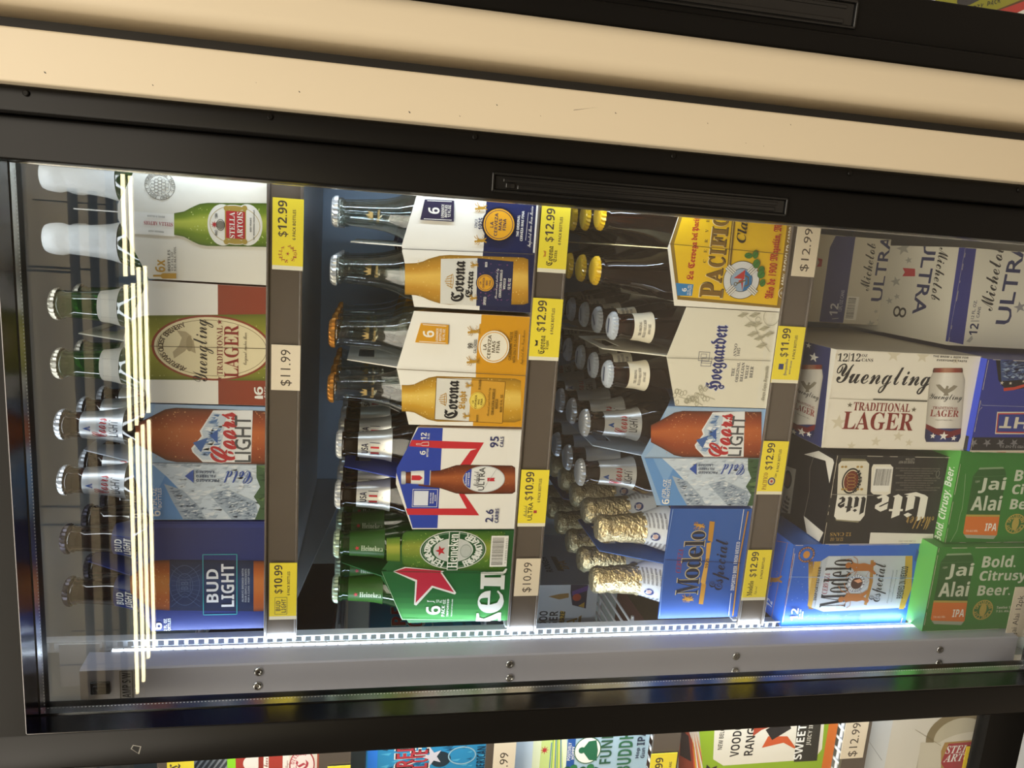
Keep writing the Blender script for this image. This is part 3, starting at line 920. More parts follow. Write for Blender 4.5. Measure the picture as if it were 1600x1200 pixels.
def art_navy_gold(a):           # white and navy carton with a golden bottle
    a.z(440, 270, 3.8095)
    wh, gold = H('f0ede4'), H('e0a326')
    a.R(1212, 1510, 470, 130, NAVY); a.R(1190, 1505, 838, 468, NAVY)
    a.P([(716, 462), (1205, 478), (1205, 800), (1190, 832), (790, 838), (792, 820)], wh)
    a.R(1188, 1500, 832, 478, H('1d2347'))
    a.BOT(632, [(734, 92), (800, 96), (840, 106), (880, 124), (940, 142), (1000, 148), (1440, 140), (1468, 130)], H('8f6a1c'), H('c48f2e'), H('e6bb57'), .018)
    a.SPK(170, 770, 1440, 778, 500, .0006, H('eacb7c'), 2)
    a.P([(948, 512), (1166, 508), (1158, 792), (944, 778)], H('dcdad2'))
    a.P([(1166, 508), (1380, 528), (1366, 798), (1158, 792)], H('232a4e'))
    a.SPK(60, 1180, 1360, 780, 535, .0009, H('7b4a78'), 12)
    _crown(a, 1000, 645, 26, 44, GOLD)
    a.T('Corona', 1012, 1090, 768, 522, INK, 'frak+'); a.T('Extra', 1096, 1140, 742, 584, INK, 'frak+')
    _griffin(a, 1140, 745, 1.1, GOLD); _griffin(a, 1146, 548, 1.1, GOLD)
    a.E(1212, 655, 56, 56, H('2a2f50')); a.E(1212, 655, 50, 50, gold)
    a.EO(1212, 655, 44, 44, H('2a2f50'), .0005)
    for i, tx in enumerate(('LA', 'CERVEZA', 'MAS', 'FINA')):
        hw = (8, 32, 14, 16)[i]; a.T(tx, 1176 + i * 19, 1188 + i * 19, 655 + hw, 655 - hw, H('2a2f50'))
    a.T('IMPORTED', 1200, 1216, 786, 738, wh); a.T('BEER', 1210, 1224, 560, 530, wh)
    a.T('Brewed and bottled by', 1272, 1290, 750, 570, wh, 'script'); a.T('CERVECERIA MODELO', 1296, 1310, 742, 578, wh)
    a.T('MEXICO', 1318, 1332, 692, 628, wh); a.T('12 FL. OZ', 1346, 1362, 695, 628, wh)
    a.P([(852, 158), (1026, 166), (1024, 292), (824, 280)], H('2a2643')); a.L([(846, 274), (1012, 282)], .0006, wh); a.L([(866, 166), (1012, 172)], .0006, wh)
    a.T('6', 872, 940, 244, 206, wh); a.T('LONGNECK', 950, 966, 268, 188, wh); a.T('BOTTLES', 970, 986, 265, 192, wh); a.T('12 FL.OZ.', 990, 1006, 265, 190, wh)
    a.T('SINCE', 1148, 1164, 328, 276, NAVY); a.T('1925', 1170, 1202, 338, 268, NAVY)
    _griffin(a, 1180, 402, 1.7, GOLD); _griffin(a, 1184, 208, 1.7, GOLD)
    a.E(1292, 308, 102, 104, H('12152e')); a.E(1292, 308, 92, 94, gold); a.EO(1292, 308, 84, 86, H('2a2f50'), .0007)
    for i, tx in enumerate(('LA', 'CERVEZA', 'MAS', 'FINA')):
        hw = (18, 68, 34, 34)[i]; a.T(tx, 1240 + i * 25, 1259 + i * 25, 308 + hw, 308 - hw, H('2a2f50'))
    a.T('THE ORIGINAL', 1398, 1413, 380, 252, wh); a.T('CERVEZA MAS FINA', 1422, 1437, 406, 228, wh); a.L([(1450, 402), (1466, 236)], .0004, wh)
    a.T('Imported Beer From Mexico', 1468, 1496, 444, 200, wh, 'script')
    seam(a, H('55504a'), 716, 452, 1500, 484)


def art_amber_gold(a):          # white and amber carton with a golden bottle
    a.z(440, 270, 3.8095)
    wh, amb = H('f0ede4'), H('d79a1e')
    a.R(1180, 1500, 1200, 850, amb)
    a.z(620, 560, 4.4444)
    a.P([(552, 0), (548, 100), (526, 492), (905, 500), (940, -240), (575, -240)], amb)
    a.P([(4, 70), (550, 100), (527, 490), (82, 465), (60, 360)], wh)
    a.BOT(276, [(34, 92), (80, 92), (120, 98), (160, 118), (220, 146), (280, 158), (820, 152), (862, 138)], H('8f6a1c'), H('c9992c'), H('e8c55e'), .020)
    a.SPK(170, 60, 840, 430, 140, .0006, H('efd48a'), 22)
    a.P([(276, 134), (520, 140), (500, 440), (262, 424)], H('dddbd3'))
    a.P([(520, 140), (754, 162), (732, 450), (500, 440)], H('d59f35'))
    for p, q in (((276, 134), (754, 162)), ((754, 162), (732, 450)), ((732, 450), (262, 424)), ((262, 424), (276, 134))): a.L([p, q], .0006, H('6b4a14'))
    _crown(a, 322, 284, 28, 46, GOLD)
    a.T('Corona', 334, 428, 418, 152, INK, 'frak+'); a.T('Light', 430, 486, 354, 226, GOLD, 'frak+')
    _griffin(a, 482, 398, 1.2, GOLD); _griffin(a, 500, 186, 1.2, GOLD)
    a.E(558, 292, 56, 60, H('e8cf5c')); a.EO(558, 292, 52, 56, H('c79a28'), .0005)
    for i, tx in enumerate(('LA', 'CERVEZA', 'MAS', 'FINA')):
        hw = (9, 48, 18, 22)[i]; a.T(tx, 520 + i * 20, 534 + i * 20, 300 + hw, 300 - hw, H('4a3a14'))
    a.T('IMPORTED', 550, 564, 438, 390, H('4a3a14')); a.T('99 CALORIES', 566, 582, 216, 146, H('4a3a14'))
    a.T('Brewed and bottled by', 628, 650, 400, 204, H('4a3a14'), 'script'); a.T('CERVECERIA MODELO', 658, 676, 392, 210, H('4a3a14')); a.T('MEXICO', 682, 700, 348, 282, H('4a3a14'))
    a.T('BEER 12 FL. OZ.', 716, 732, 372, 248, H('4a3a14'))
    a.z(440, 270, 3.8095)
    a.P([(828, 894), (994, 905), (990, 1020), (794, 1008)], amb); a.L([(818, 1002), (976, 1012)], .0006, wh); a.L([(840, 902), (980, 912)], .0006, wh)
    a.T('6', 840, 908, 978, 938, wh); a.T('LONGNECK', 918, 932, 1002, 924, wh); a.T('BOTTLES', 938, 952, 1000, 926, wh); a.T('12 FL.OZ.', 958, 972, 998, 926, wh)
    a.T('99', 1106, 1136, 1044, 1014, H('2f2a1e')); a.T('CALORIES', 1142, 1160, 1072, 992, H('2f2a1e'))
    _griffin(a, 1140, 942, 1.7, GOLD); _griffin(a, 1134, 1120, 1.7, GOLD)
    a.E(1262, 1034, 92, 96, H('efe9d8')); a.EO(1262, 1034, 84, 88, amb, .0008)
    for i, tx in enumerate(('LA', 'CERVEZA', 'MAS', 'FINA')):
        hw = (18, 70, 34, 36)[i]; a.T(tx, 1198 + i * 26, 1218 + i * 26, 1034 + hw, 1034 - hw, H('4a3a14'))
    a.T('ORIGINAL TASTE', 1352, 1368, 1114, 946, H('5a4210')); a.T('WITH ONLY 99 CALORIES', 1378, 1394, 1130, 938, H('5a4210')); a.L([(1405, 1110), (1414, 960)], .0004, WHITE)
    a.T('Imported Beer From Mexico', 1424, 1448, 1140, 936, H('5a4210'), 'script')
    a.z(620, 560, 4.4444)
    seam(a, H('6a5a3a'), 4, 72, 905, 118)


def art_blue_red_m(a):          # white carton, blue top, red zig-zag band, slim brown bottle
    a.z(620, 560, 4.4444)
    bl, rd = H('2741a5'), H('c32a35')
    a.P([(-2, 762), (-2, 800), (110, 1178), (282, 1178), (320, 478), (150, 470)], bl)
    a.P([(104, 566), (605, 584), (512, 740), (470, 740), (556, 628), (318, 625), (86, 610)], rd)
    a.P([(62, 1042), (486, 1042), (420, 920), (455, 920), (572, 1090), (76, 1086)], rd)
    a.P([(424, 762), (512, 640), (556, 628), (470, 740), (455, 780)], rd)
    a.BOT(838, [(150, 46), (196, 52), (232, 56), (300, 62), (350, 78), (410, 98), (470, 102), (800, 98), (822, 84)], H('3d1a10'), H('7c3a1e'), H('a65a30'), .006)
    a.SPK(90, 300, 800, 920, 750, .0005, H('b77a50'), 31)
    a.BOT(826, [(96, 44), (190, 48)], H('b9bbb9'), H('e3e4e0'), H('f3f3ef'), .004); a.R(190, 228, 880, 778, bl); a.R(228, 234, 880, 776, H('b9bbb9'))
    a.BOT(828, [(60, 38), (98, 40)], H('3d1a10'), H('6b3018'), H('8a4a28'))
    a.BOT(828, [(30, 42), (36, 46), (58, 46), (62, 40)], H('74777a'), H('b9bcbe'), H('e2e4e4'))
    a.R(102, 178, 846, 812, rd); a.P([(160, 846), (180, 829), (160, 812), (182, 812), (182, 846)], H('e3e4e0'))
    a.E(605, 838, 146, 92, H('b9bcc0'), 40); a.E(605, 838, 140, 86, H('e2e3e1'), 40)
    a.P([(462, 830), (478, 790), (510, 768), (520, 766), (510, 900), (490, 892), (470, 870)], bl)
    a.T('SUPERIOR', 476, 488, 880, 795, WHITE); a.T('LIGHT BEER', 494, 504, 884, 790, WHITE)
    a.T('Michelob', 532, 570, 896, 785, INK, 'script'); a.T('ULTRA', 568, 610, 916, 756, INK, 'bold')
    a.P([(628, 852), (682, 852), (674, 841), (682, 828), (628, 828)], rd)
    a.L([(605, 900), (690, 770)], .0005, H('a9abad'))
    a.T('6', 160, 200, 668, 640, WHITE); a.T('BOTTLES', 206, 219, 682, 625, WHITE); a.T('12', 166, 206, 564, 514, WHITE); a.T('FL.OZ.', 214, 228, 558, 516, WHITE)
    a.P([(136, 600), (134, 590), (168, 590), (180, 580), (222, 578), (222, 606), (180, 606), (166, 600)], WHITE)
    a.P([(139, 598), (138, 592), (169, 592), (181, 583), (219, 581), (219, 603), (181, 603), (167, 598)], rd)
    a.RO(108, 282, 1030, 906, WHITE, .0005)
    a.R(118, 218, 1020, 918, H('d9dde8'))
    a.T('SCAN FOR', 230, 240, 1005, 930, WHITE); a.T('SUPERIOR', 246, 256, 1005, 930, WHITE); a.T('ACCESS', 262, 272, 990, 945, WHITE)
    a.T('95', 646, 706, 618, 540, H('2b2f66'), 'bold'); a.T('CALS', 716, 740, 614, 542, H('2b2f66'))
    a.T('2.6', 614, 668, 1136, 1046, H('2b2f66'), 'bold'); a.T('CARBS', 680, 706, 1140, 1040, H('2b2f66'))
    a.L([(330, 478), (860, 500)], .0007, H('bdb9ae'))


def art_red_star_green(a):      # green carton with red star and large pale letters
    a.z(580, 820, 6.6667)
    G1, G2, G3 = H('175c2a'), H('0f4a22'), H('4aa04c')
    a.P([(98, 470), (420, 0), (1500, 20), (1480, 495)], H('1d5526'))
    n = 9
    for i in range(n):      # light strip's glow painted in: green steps lighter toward that end
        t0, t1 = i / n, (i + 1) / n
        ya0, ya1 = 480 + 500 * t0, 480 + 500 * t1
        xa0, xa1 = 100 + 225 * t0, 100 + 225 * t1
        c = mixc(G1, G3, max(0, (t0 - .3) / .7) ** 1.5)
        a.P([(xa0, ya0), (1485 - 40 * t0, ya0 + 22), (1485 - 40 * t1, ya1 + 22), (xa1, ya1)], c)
    a.BOT(255, [(160, 120), (300, 130)], H('2f5a14'), H('6f8a2a'), H('a5a840'))
    a.BOT(255, [(318, 120), (335, 170), (370, 195), (430, 205), (1340, 215), (1390, 200)], H('1d4a14'), H('4d7422'), H('8a9434'), .012)
    a.SPK(160, 330, 1400, 440, 70, .0006, H('9fb85a'), 13)
    a.E(855, 262, 345, 198, H('cfd3cc'), 48); a.E(855, 262, 335, 188, G2, 48); a.EO(855, 262, 320, 178, H('8fa88f'), .0005, 48)
    a.E(855, 262, 208, 122, H('cfd3cc'), 40); a.E(855, 262, 200, 114, H('c4c7c4'), 40)
    a.E(985, 270, 60, 70, H('9aa39c')); a.E(985, 270, 52, 60, H('b9beb9'))
    a.ARC('HEINEKEN ORIGINAL', 855, 262, 270, 156, -66, 62, .0075, H('dfe2dc'))
    a.ARC('PREMIUM MALT LAGER', 855, 262, 270, 156, 244, 118, .0075, H('dfe2dc'), 'sb', True)
    a.P([(785, 470), (898, 470), (925, 66), (812, 66)], H('cfd3cc')); a.P([(795, 464), (890, 464), (916, 72), (820, 72)], G2)
    a.T('Heineken', 796, 902, 448, 92, H('efefea'), 'serif')
    a.STAR(722, 268, 56, H('b8242f'))
    a.CODE(1242, 1420, 434, 112, 30, 5)
    a.T('7 28000 00011', 1396, 1414, 402, 138, INK, 'mono')
    star = [(222, 482), (352, 435), (760, 478), (738, 492), (885, 706), (870, 722), (640, 652), (470, 838), (446, 828), (458, 588)]
    a.P(star, H('dcdad2'))
    a.P([(240, 482), (360, 446), (735, 476), (718, 490), (862, 700), (632, 630), (462, 810), (478, 572)], H('b3203a'))
    a.T('6', 570, 722, 932, 842, H('f0f0ea')); a.T('PACK', 730, 766, 950, 838, H('f0f0ea')); a.T('IMPORTED', 786, 806, 950, 770, H('f0f0ea')); a.T('PRODUCT OF HOLLAND', 834, 846, 950, 770, H('f0f0ea'))
    a.P([(584, 800), (584, 780), (600, 790), (652, 790), (664, 806), (664, 812), (645, 796), (598, 796)], H('e6ebe2'))
    a.T('12', 676, 704, 806, 776, H('e6ebe2')); a.T('FL.', 712, 738, 806, 776, H('e6ebe2')); a.T('OZ.', 748, 776, 820, 770, H('e6ebe2'))
    a.T('e', 1108, 1380, 915, 680, H('d9dad4'), 'serif')
    a.P([(1136, 665), (1140, 490), (1190, 485), (1176, 490), (1180, 545), (1350, 545), (1352, 520), (1392, 522), (1384, 668), (1348, 668), (1346, 636), (1172, 632), (1170, 662)], H('d9dad4'))
    a.P([(1140, 490), (1370, 484), (1400, 450), (1416, 455), (1398, 494), (1372, 512), (1180, 520)], H('d9dad4'))
    a.P([(1096, 915), (1118, 916), (1126, 960), (1170, 975), (1230, 950), (1322, 908), (1352, 908), (1348, 998), (1320, 995), (1318, 970), (1230, 1000), (1088, 1000)], H('d9dad4'))
    a.L([(102, 478), (1484, 505)], .0006, H('12401f'))
    a.L([(100, 482), (322, 980)], .0008, H('bcd8b4')); a.L([(322, 980), (1440, 1000)], .0007, H('a6d49c'))


def art_yellow_anchor(a):       # yellow carton with gold block letters and a life ring
    a.z(1040, 320, 7.06)
    gold, yl, rd = H('8a6c22'), H('e9bd12'), H('b32a1e')
    a.P([(50, 430), (150, 120), (1420, 200), (1330, 1145), (130, 1045)], gold)
    a.P([(92, 430), (185, 130), (1340, 215), (1228, 1110), (160, 1010)], yl)
    a.P([(112, 862), (308, 878), (290, 1006), (130, 1000)], H('2a7db8'))
    a.T('6', 180, 232, 956, 918, WHITE); a.T('12 FL. OZ.', 240, 258, 996, 884, WHITE); a.T('BOTTLES', 264, 284, 998, 886, WHITE)
    a.T('La Cerveza', 252, 344, 832, 408, rd, 'frak+'); a.T('del Pacifico', 296, 384, 392, 60, rd, 'frak+')
    for i, ch in enumerate('CERVEZA'): a.T(ch, 412 + i * 9, 446 + i * 9, 640 - i * 112, 604 - i * 112, H('6b5518'), 'serif')
    dk, lt = H('2a1e0c'), H('efe2b0')
    for off, c, k in ((7, dk, 1.02), (-3, lt, 1.02), (0, H('7d5c1a'), .97)):
        for ch, x0, x1, y0, y1 in (('P', 372, 632, 1025, 860), ('A', 440, 620, 862, 700), ('C', 465, 655, 690, 575), ('I', 480, 662, 552, 492), ('F', 492, 665, 468, 335), ('I', 505, 682, 345, 250), ('C', 515, 690, 235, 130), ('O', 520, 700, 115, 0)):
            h, w = (x1 - x0) * (1 - k) / 2, (y0 - y1) * (1 - k) / 2
            a.T(ch, x0 + h + off, x1 - h + off, y0 - w - off, y1 + w - off, c, 'serif+')
    a.P([(672, 700), (726, 180), (762, 182), (712, 690)], H('6b4f18')); a.L([(690, 690), (742, 180)], .0008, H('d9bb62'))
    a.T('Clara', 795, 900, 425, 40, H('6b5518'), 'si'); a.T('Clara', 792, 896, 420, 36, H('2a1e0c'), 'si')
    a.E(830, 830, 200, 212, dk, 40); a.E(830, 830, 194, 206, H('d9dadb'), 40); a.E(830, 830, 124, 132, dk, 40); a.E(830, 830, 118, 126, H('9ab0c8'), 40)
    a.P([(870, 712), (945, 790), (940, 870), (900, 930), (840, 955), (870, 850)], H('2c6fa8'))
    a.P([(872, 715), (862, 820), (745, 808)], H('b8302e')); a.P([(852, 812), (838, 950), (826, 860), (790, 840)], H('b8302e'))
    a.L([(775, 868), (880, 830)], .0016, H('6b5a34')); a.L([(862, 900), (905, 880), (905, 800), (868, 780)], .0016, H('6b5a34')); a.EO(765, 872, 20, 22, H('6b5a34'), .0009)
    for ang in (42, 138, 222, 318):
        r = math.radians(ang); cx, cy = 830 - 160 * math.cos(r), 830 - 168 * math.sin(r)
        for d in (-24, 0, 24):
            dx, dy = d * math.sin(r), -d * math.cos(r)
            ux, uy = 52 * math.cos(r), 54 * math.sin(r)
            a.L([(cx - ux + dx, cy - uy + dy), (cx + ux + dx, cy + uy + dy)], .0024, dk); a.L([(cx - ux + dx, cy - uy + dy), (cx + ux + dx, cy + uy + dy)], .0018, H('e2e0d8'))
    lf = H('3c7a2c')
    for x, y, rx, ry in ((905, 560, 44, 30), (980, 545, 30, 48), (990, 650, 38, 50), (1045, 710, 32, 34), (1040, 765, 40, 46), (1055, 860, 30, 40)):
        a.E(x, y, rx + 3, ry + 3, H('1c3a14'), 9); a.E(x, y, rx, ry, lf, 9); a.L([(x - rx * .7, y + ry * .5), (x + rx * .7, y - ry * .5)], .0005, H('1c3a14'))
    a.T('Año de 1900', 1100, 1200, 1036, 640, rd, 'frak+'); a.T('Mazatlán, México', 1168, 1275, 625, 60, rd, 'frak+')
    a.E(1285, 970, 56, 62, H('efe9dc')); a.E(1285, 970, 50, 56, gold); a.T('♻', 1250, 1320, 1008, 934, WHITE, 'plain')
    a.T('100% RECYCLED', 1286, 1362, 890, 440, H('efe9dc')); a.T('CARDBOARD', 1345, 1400, 420, 90, H('efe9dc'))
    seam(a, H('6a5210'), 30, 430, 1410, 552)


def art_cream_botanical(a):     # pale carton with blue-outlined lettering and plant drawings
    a.z(820, 300, 3.3333)
    dr = H('a8a48e')
    a.R(1236, 1256, 1120, 640, H('e3dfd0'))
    a.T('Hoegaarden', 955, 1062, 1042, 689, H('cfd5e6'), 'frak+'); a.T('Hoegaarden', 958, 1058, 1038, 693, H('1f2a6e'), 'frak+')
    a.T('ANNO', 1088, 1104, 858, 790, H('3a3a44'), 'serif'); a.T('1445', 1104, 1120, 856, 812, H('3a3a44'), 'serif')
    for i, tx in enumerate(('THE', 'ORIGINAL', 'BELGIAN', 'WHEAT', 'BEER')):
        hw = (22, 52, 50, 36, 30)[i]; a.T(tx, 1076 + i * 24, 1092 + i * 24, 938 + hw, 938 - hw, H('2a2c44'), 'serif')
    ln = H('6f7280')
    a.RO(904, 962, 880, 832, ln, .0006); a.RO(916, 970, 908, 880, ln, .0006); a.RO(916, 946, 866, 842, ln, .0005); a.RO(920, 974, 892, 862, ln, .0005)
    rnd = random.Random(4)
    for (x, y, s) in ((800, 1075, 1), (900, 1060, 1.1), (860, 1090, .8)):
        a.L([(x + 80 * s, y + 20), (x + 30, y), (x, y - 10)], .0006, dr)
        for i in range(9):
            a.EO(x + rnd.uniform(-25, 50) * s, y + rnd.uniform(-45, 25) * s, 10, 14, dr, .0006, 10)
    for (x, y) in ((1130, 640), (1190, 640), (1200, 690), (1215, 760), (1180, 740), (1240, 710), (1165, 690), (1225, 800), (1262, 740)):
        a.P([(x - 26, y + 6), (x, y + 14), (x + 34, y - 8), (x + 4, y - 14)], H('b5b099')); a.L([(x - 26, y + 6), (x + 34, y - 8)], .0004, H('77735f'))
    a.L([(1270, 830), (1220, 760), (1190, 690), (1120, 615)], .0006, dr); a.EO(1210, 664, 14, 14, dr, .0006); a.EO(1280, 650, 42, 46, dr, .0006)
    a.T('Always Enjoy Responsibly', 1236, 1258, 1090, 905, H('77735f'), 'si')
    seam(a, H('8d897c'), 740, 862, 1275, 878)


def art_blue_banner(a):         # blue carton with dark outlined letters and a gold ribbon
    a.z(1000, 780, 6.0)
    gold = H('c08a2e')
    a.P([(305, 82), (1000, 92), (1000, 135), (940, 590), (235, 562), (262, 330)], H('2c5cab'))
    a.T('CERVEZA', 345, 395, 692, 470, H('8e2f4a'), 'si')
    lt = H('c9b98e')
    for ch, x0, x1, y0, y1 in (('M', 345, 545, 890, 744), ('o', 428, 552, 742, 648), ('d', 392, 572, 640, 550), ('e', 462, 588, 545, 450), ('l', 420, 602, 440, 388), ('o', 485, 612, 378, 298)):
        a.T(ch, x0 - 8, x1 + 8, y0 + 8, y1 - 8, lt, 'serif')
    for ch, x0, x1, y0, y1 in (('M', 345, 545, 890, 744), ('o', 428, 552, 742, 648), ('d', 392, 572, 640, 550), ('e', 462, 588, 545, 450), ('l', 420, 602, 440, 388), ('o', 485, 612, 378, 298)):
        a.T(ch, x0, x1, y0, y1, H('12162c'), 'serif')
    a.P([(548, 980), (590, 985), (618, 795), (576, 785)], gold); a.P([(566, 780), (610, 800), (660, 480), (668, 400), (622, 412), (614, 560)], H('d3a045')); a.P([(634, 385), (676, 402), (700, 210), (652, 205)], gold)
    a.T('1925', 612, 640, 645, 555, H('5a3c10'))
    for x, y, f in ((440, 930, 1), (545, 245, -1)):
        _griffin(a, x, y, 2.2, gold, f); _griffin(a, x + 25, y + 10, 1.6, H('d3a045'), f)
    a.T('Especial', 668, 850, 850, 372, H('141a34'), 'script')
    a.L([(968, 90), (925, 378)], .0009, H('d9dde6')); a.L([(850, 875), (826, 1085)], .0009, H('d9dde6'))
    a.T('IMPORTED BEER', 858, 892, 850, 620, H('d9dde6')); a.T('FROM MEXICO', 886, 920, 600, 396, H('d9dde6'))
    a.L([(1008, 110), (925, 560), (865, 1088)], .0018, gold)
    a.L([(235, 562), (940, 592)], .0008, H('1a3266'))
    a.L([(305, 82), (225, 562), (178, 1085)], .0008, H('8fb2e6'))


X0 = dict(a=(-.0625, .0645), b=(-.1900, -.0645), c=(-.3185, -.1915), d=(-.4480, -.3205))
CW, CLR = H('f1eee5'), H('d8d4c8')
CAR = {}
CAR['star'] = carrier('beer_carrier', 'white six-pack carton picturing a green bottle with a red cartouche, on the top shelf', *X0['a'], S1, .118, .145, art_star_white, H('e9e5d9'), H('e4e0d4'), H('e9e6dc'), .014)
CAR['oval'] = carrier('beer_carrier', 'white and rust six-pack carton with a cream oval eagle label, on the top shelf', *X0['b'], S1, .119, .143, art_eagle_oval, H('efece3'), H('8e3a24'), H('c9c4b0'), .010)
CAR['peaks'] = carrier('beer_carrier', 'sky blue six-pack carton with snowy mountains and a brown bottle, on the top shelf', *X0['c'], S1, .121, .142, art_mountain_high, H('8fb0d6'), H('6f98cc'), H('b9c3cf'), .0)
CAR['navy'] = carrier('beer_carrier', 'navy blue six-pack carton with big pale block letters, on the top shelf', *X0['d'], S1, .123, .144, art_blue_light, H('1d2c72'), H('1d2f78'), H('2a3a80'), .008)
CAR['extra'] = carrier('beer_carrier', 'white and navy six-pack carton picturing a golden bottle, middle shelf', -.0765, .0500, S2, .130, .146, art_navy_gold, CW, NAVY, H('e6e2d8'), .0)
CAR['light'] = carrier('beer_carrier', 'white and amber six-pack carton picturing a golden bottle, middle shelf', -.2070, -.0810, S2, .130, .146, art_amber_gold, CW, H('d79a1e'), H('e6e2d8'), .0)
CAR['zig'] = carrier('beer_carrier', 'white six-pack carton with a blue top, red zig-zag band and slim brown bottle', -.3300, -.2100, S2, .121, .1415, art_blue_red_m, H('eae7e0'), H('e4e1da'), H('2741a5'), .012)
CAR['green'] = carrier('beer_carrier', 'green six-pack carton with a large red star and pale cropped letters', -.4465, -.3320, S2, .120, .1535, art_red_star_green, H('175c2a'), H('175c2a'), H('175c2a'), .0)
CAR['anchor'] = carrier('beer_carrier', 'yellow six-pack carton with gold block letters and a life ring', -.0595, .0680, S3, .132, .1475, art_yellow_anchor, H('f2ede0'), H('efe9da'), H('efe3b0'), .0)
CAR['cream'] = carrier('beer_carrier', 'pale cream six-pack carton with blue gothic lettering and plant drawings', -.1765, -.0605, S3, .117, .1345, art_cream_botanical, H('e4dfcd'), H('ddd8c6'), H('d8d3c0'), .0)
CAR['peaks2'] = carrier('beer_carrier', 'sky blue six-pack carton with snowy mountains and a brown bottle, lowest six-pack shelf', -.3005, -.1775, S3, .126, .1525, lambda a: art_mountain(a, 820, 600, 3.0), H('8fb0d6'), H('6f98cc'), H('9fb4d0'), .0)
CAR['banner'] = carrier('beer_carrier', 'royal blue six-pack carton with dark outlined letters and a gold ribbon', -.4500, -.3045, S3, .1075, .1085, art_blue_banner, H('27539f'), H('27539f'), H('2f62b4'), .0, .178)

# ------------------------------------------------------------------ bottles
def prof_r(prof, z):
    for (r0, z0), (r1, z1) in zip(prof[:-1], prof[1:]):
        if z0 <= z <= z1: return r0 + (r1 - r0) * (z - z0) / max(z1 - z0, 1e-9)
    return prof[-1][0]


def longneck(h, rb=.0292, neck=.0134, shoulder=.62):
    k = h / .222
    return [(.026, 0), (rb, .004), (rb, .118 * k), (rb * .985, .126 * k), (rb * .90, .138 * k), (.0205, .150 * k), (.0172, .162 * k), (.0155, .175 * k), (neck + .0006, .195 * k), (neck, .206 * k),
            (neck + .0014, .2075 * k), (neck + .0014, .2115 * k), (neck - .0004, .213 * k), (neck - .0006, .2175 * k)]


def crown_cap(b, z, r=.0152, top=(1, 1, 1, 1), edge=None, mark=None):
    edge = edge or top
    teeth = lambda k, zz: 1.0 + (.075 if k % 2 else -.03) * (1 if zz < z + .0045 else 0)
    b.lathe([(r * 1.02, z), (r * .99, z + .0035), (r * .93, z + .0058), (r * .80, z + .0068), (r * .4, z + .0072)], 42, edge, 0, radial=teeth, cap0=False)
    for i in range(len(b.c) - 42 * 4 - 1, len(b.c) - 42 * 2 - 1): b.sm[i] = False
    for i in range(len(b.c) - 42 - 1, len(b.c)):
        b.c[i] = [top] * len(b.f[i])
    if mark:
        a = Art(b, (0, 0, z + .0073), (1, 0, 0), (0, 1, 0))
        a.quad(-.0085, .0085, -.0022, .0026, mark)


def neck_label(prof, z0, z1, col, mat, print_fn=None, face=-90):
    b = MB()
    zs = [z0 + (z1 - z0) * i / 5 for i in range(6)]
    b.lathe([(prof_r(prof, z) + .00035, z) for z in zs], 28, col, 0, cap0=False, cap1=False)

    def wrap(u, v, k):
        r = prof_r(prof, z0 + v) + .0005 + k
        t = math.radians(face) + u / r
        return Vector((r * math.cos(t), r * math.sin(t), z0 + v))
    if print_fn: print_fn(Art(b, wrap=wrap, step=.00002), z1 - z0)
    return b


def bottle(kind, h, glassmat, top, edge, prof=None, mark=None, capmat='metal', label=None, foil=None, neck=.0134):
    p = prof or longneck(h, neck=neck)
    t = thing('beer_bottle', '', 'bottle', (0, 0, -5))
    b = MB(); b.lathe(p, 28); b.build('glass_body', M[glassmat], t)
    if foil:
        z0, mat = foil
        rnd = random.Random(3)
        b = MB()
        zs = [z0 + (h - .004 - z0) * i / 12 for i in range(13)]
        fold = lambda k, z: 1 + .035 * math.sin(k * 2.6 + z * 260) + .03 * math.sin(k * 1.3 - z * 410)
        pr = [(prof_r(p, min(z, p[-1][1])) + .0009 + (.0013 if z > h - .016 else 0), z) for z in zs] + [(.0135, h - .0008), (.006, h)]
        b.lathe(pr, 36, (.9, .9, .88, 1), 0, radial=fold if mat == 'gold' else None, cap0=False)
        b.build('neck_foil', M[mat], t)
    else:
        b = MB(); crown_cap(b, p[-1][1] - .0050, neck + .0020, top, edge, mark); b.build('crown_cap', M[capmat], t)
    if label:
        z0, z1, col, mat, fn = label
        neck_label(p, z0, z1, col, mat, fn).build('neck_label', M[mat], t)
    return t


def lab_peaks(a, h):
    a.text('Coors', .001, h * .55, .022, h * .34, H('b5222c'), 'script'); a.text('LIGHT', .001, h * .22, .018, h * .22, H('4a4d52'), 'bold')
    a.raw([(-.003, h * .75), (.003, h * .75), (0, h * .92)], [[0, 1, 2]], H('2f5aa5'))
    a.text('BREWED COLD LAGERED', -.024, h * .5, .014, h * .07, H('70747a'), 'sb'); a.text('FILTERED PACKAGED', -.024, h * .38, .014, h * .07, H('70747a'), 'sb')


def lab_navy(a, h):
    a.quad(-.012, .012, h * .02, h * .98, H('3c58a8')); a.quad(-.0113, .0113, h * .05, h * .95, H('1c2f70'))
    a.text('BUD', 0, h * .68, .015, h * .34, WHITE, 'sb'); a.text('LIGHT', 0, h * .28, .019, h * .34, WHITE, 'sb')


def lab_usa(a, h):
    a.quad(-.05, .05, 0, h * .16, H('2a49ad')); a.text('Michelob ULTRA', 0, h * .08, .026, h * .09, WHITE, 'si')
    a.text('USA', 0, h * .80, .012, h * .20, H('1d2347'), 'sb')
    a.raw([(-.0075, h * .66), (-.0075, h * .36), (0, h * .22), (.0075, h * .36), (.0075, h * .66)], [[0, 1, 2, 3, 4]], H('1d2347'))
    for i in range(4):
        x = -.0062 + i * .0034
        a.quad(x, x + .0022, h * .38, h * .63, H('c0303c') if i % 2 == 0 else WHITE)


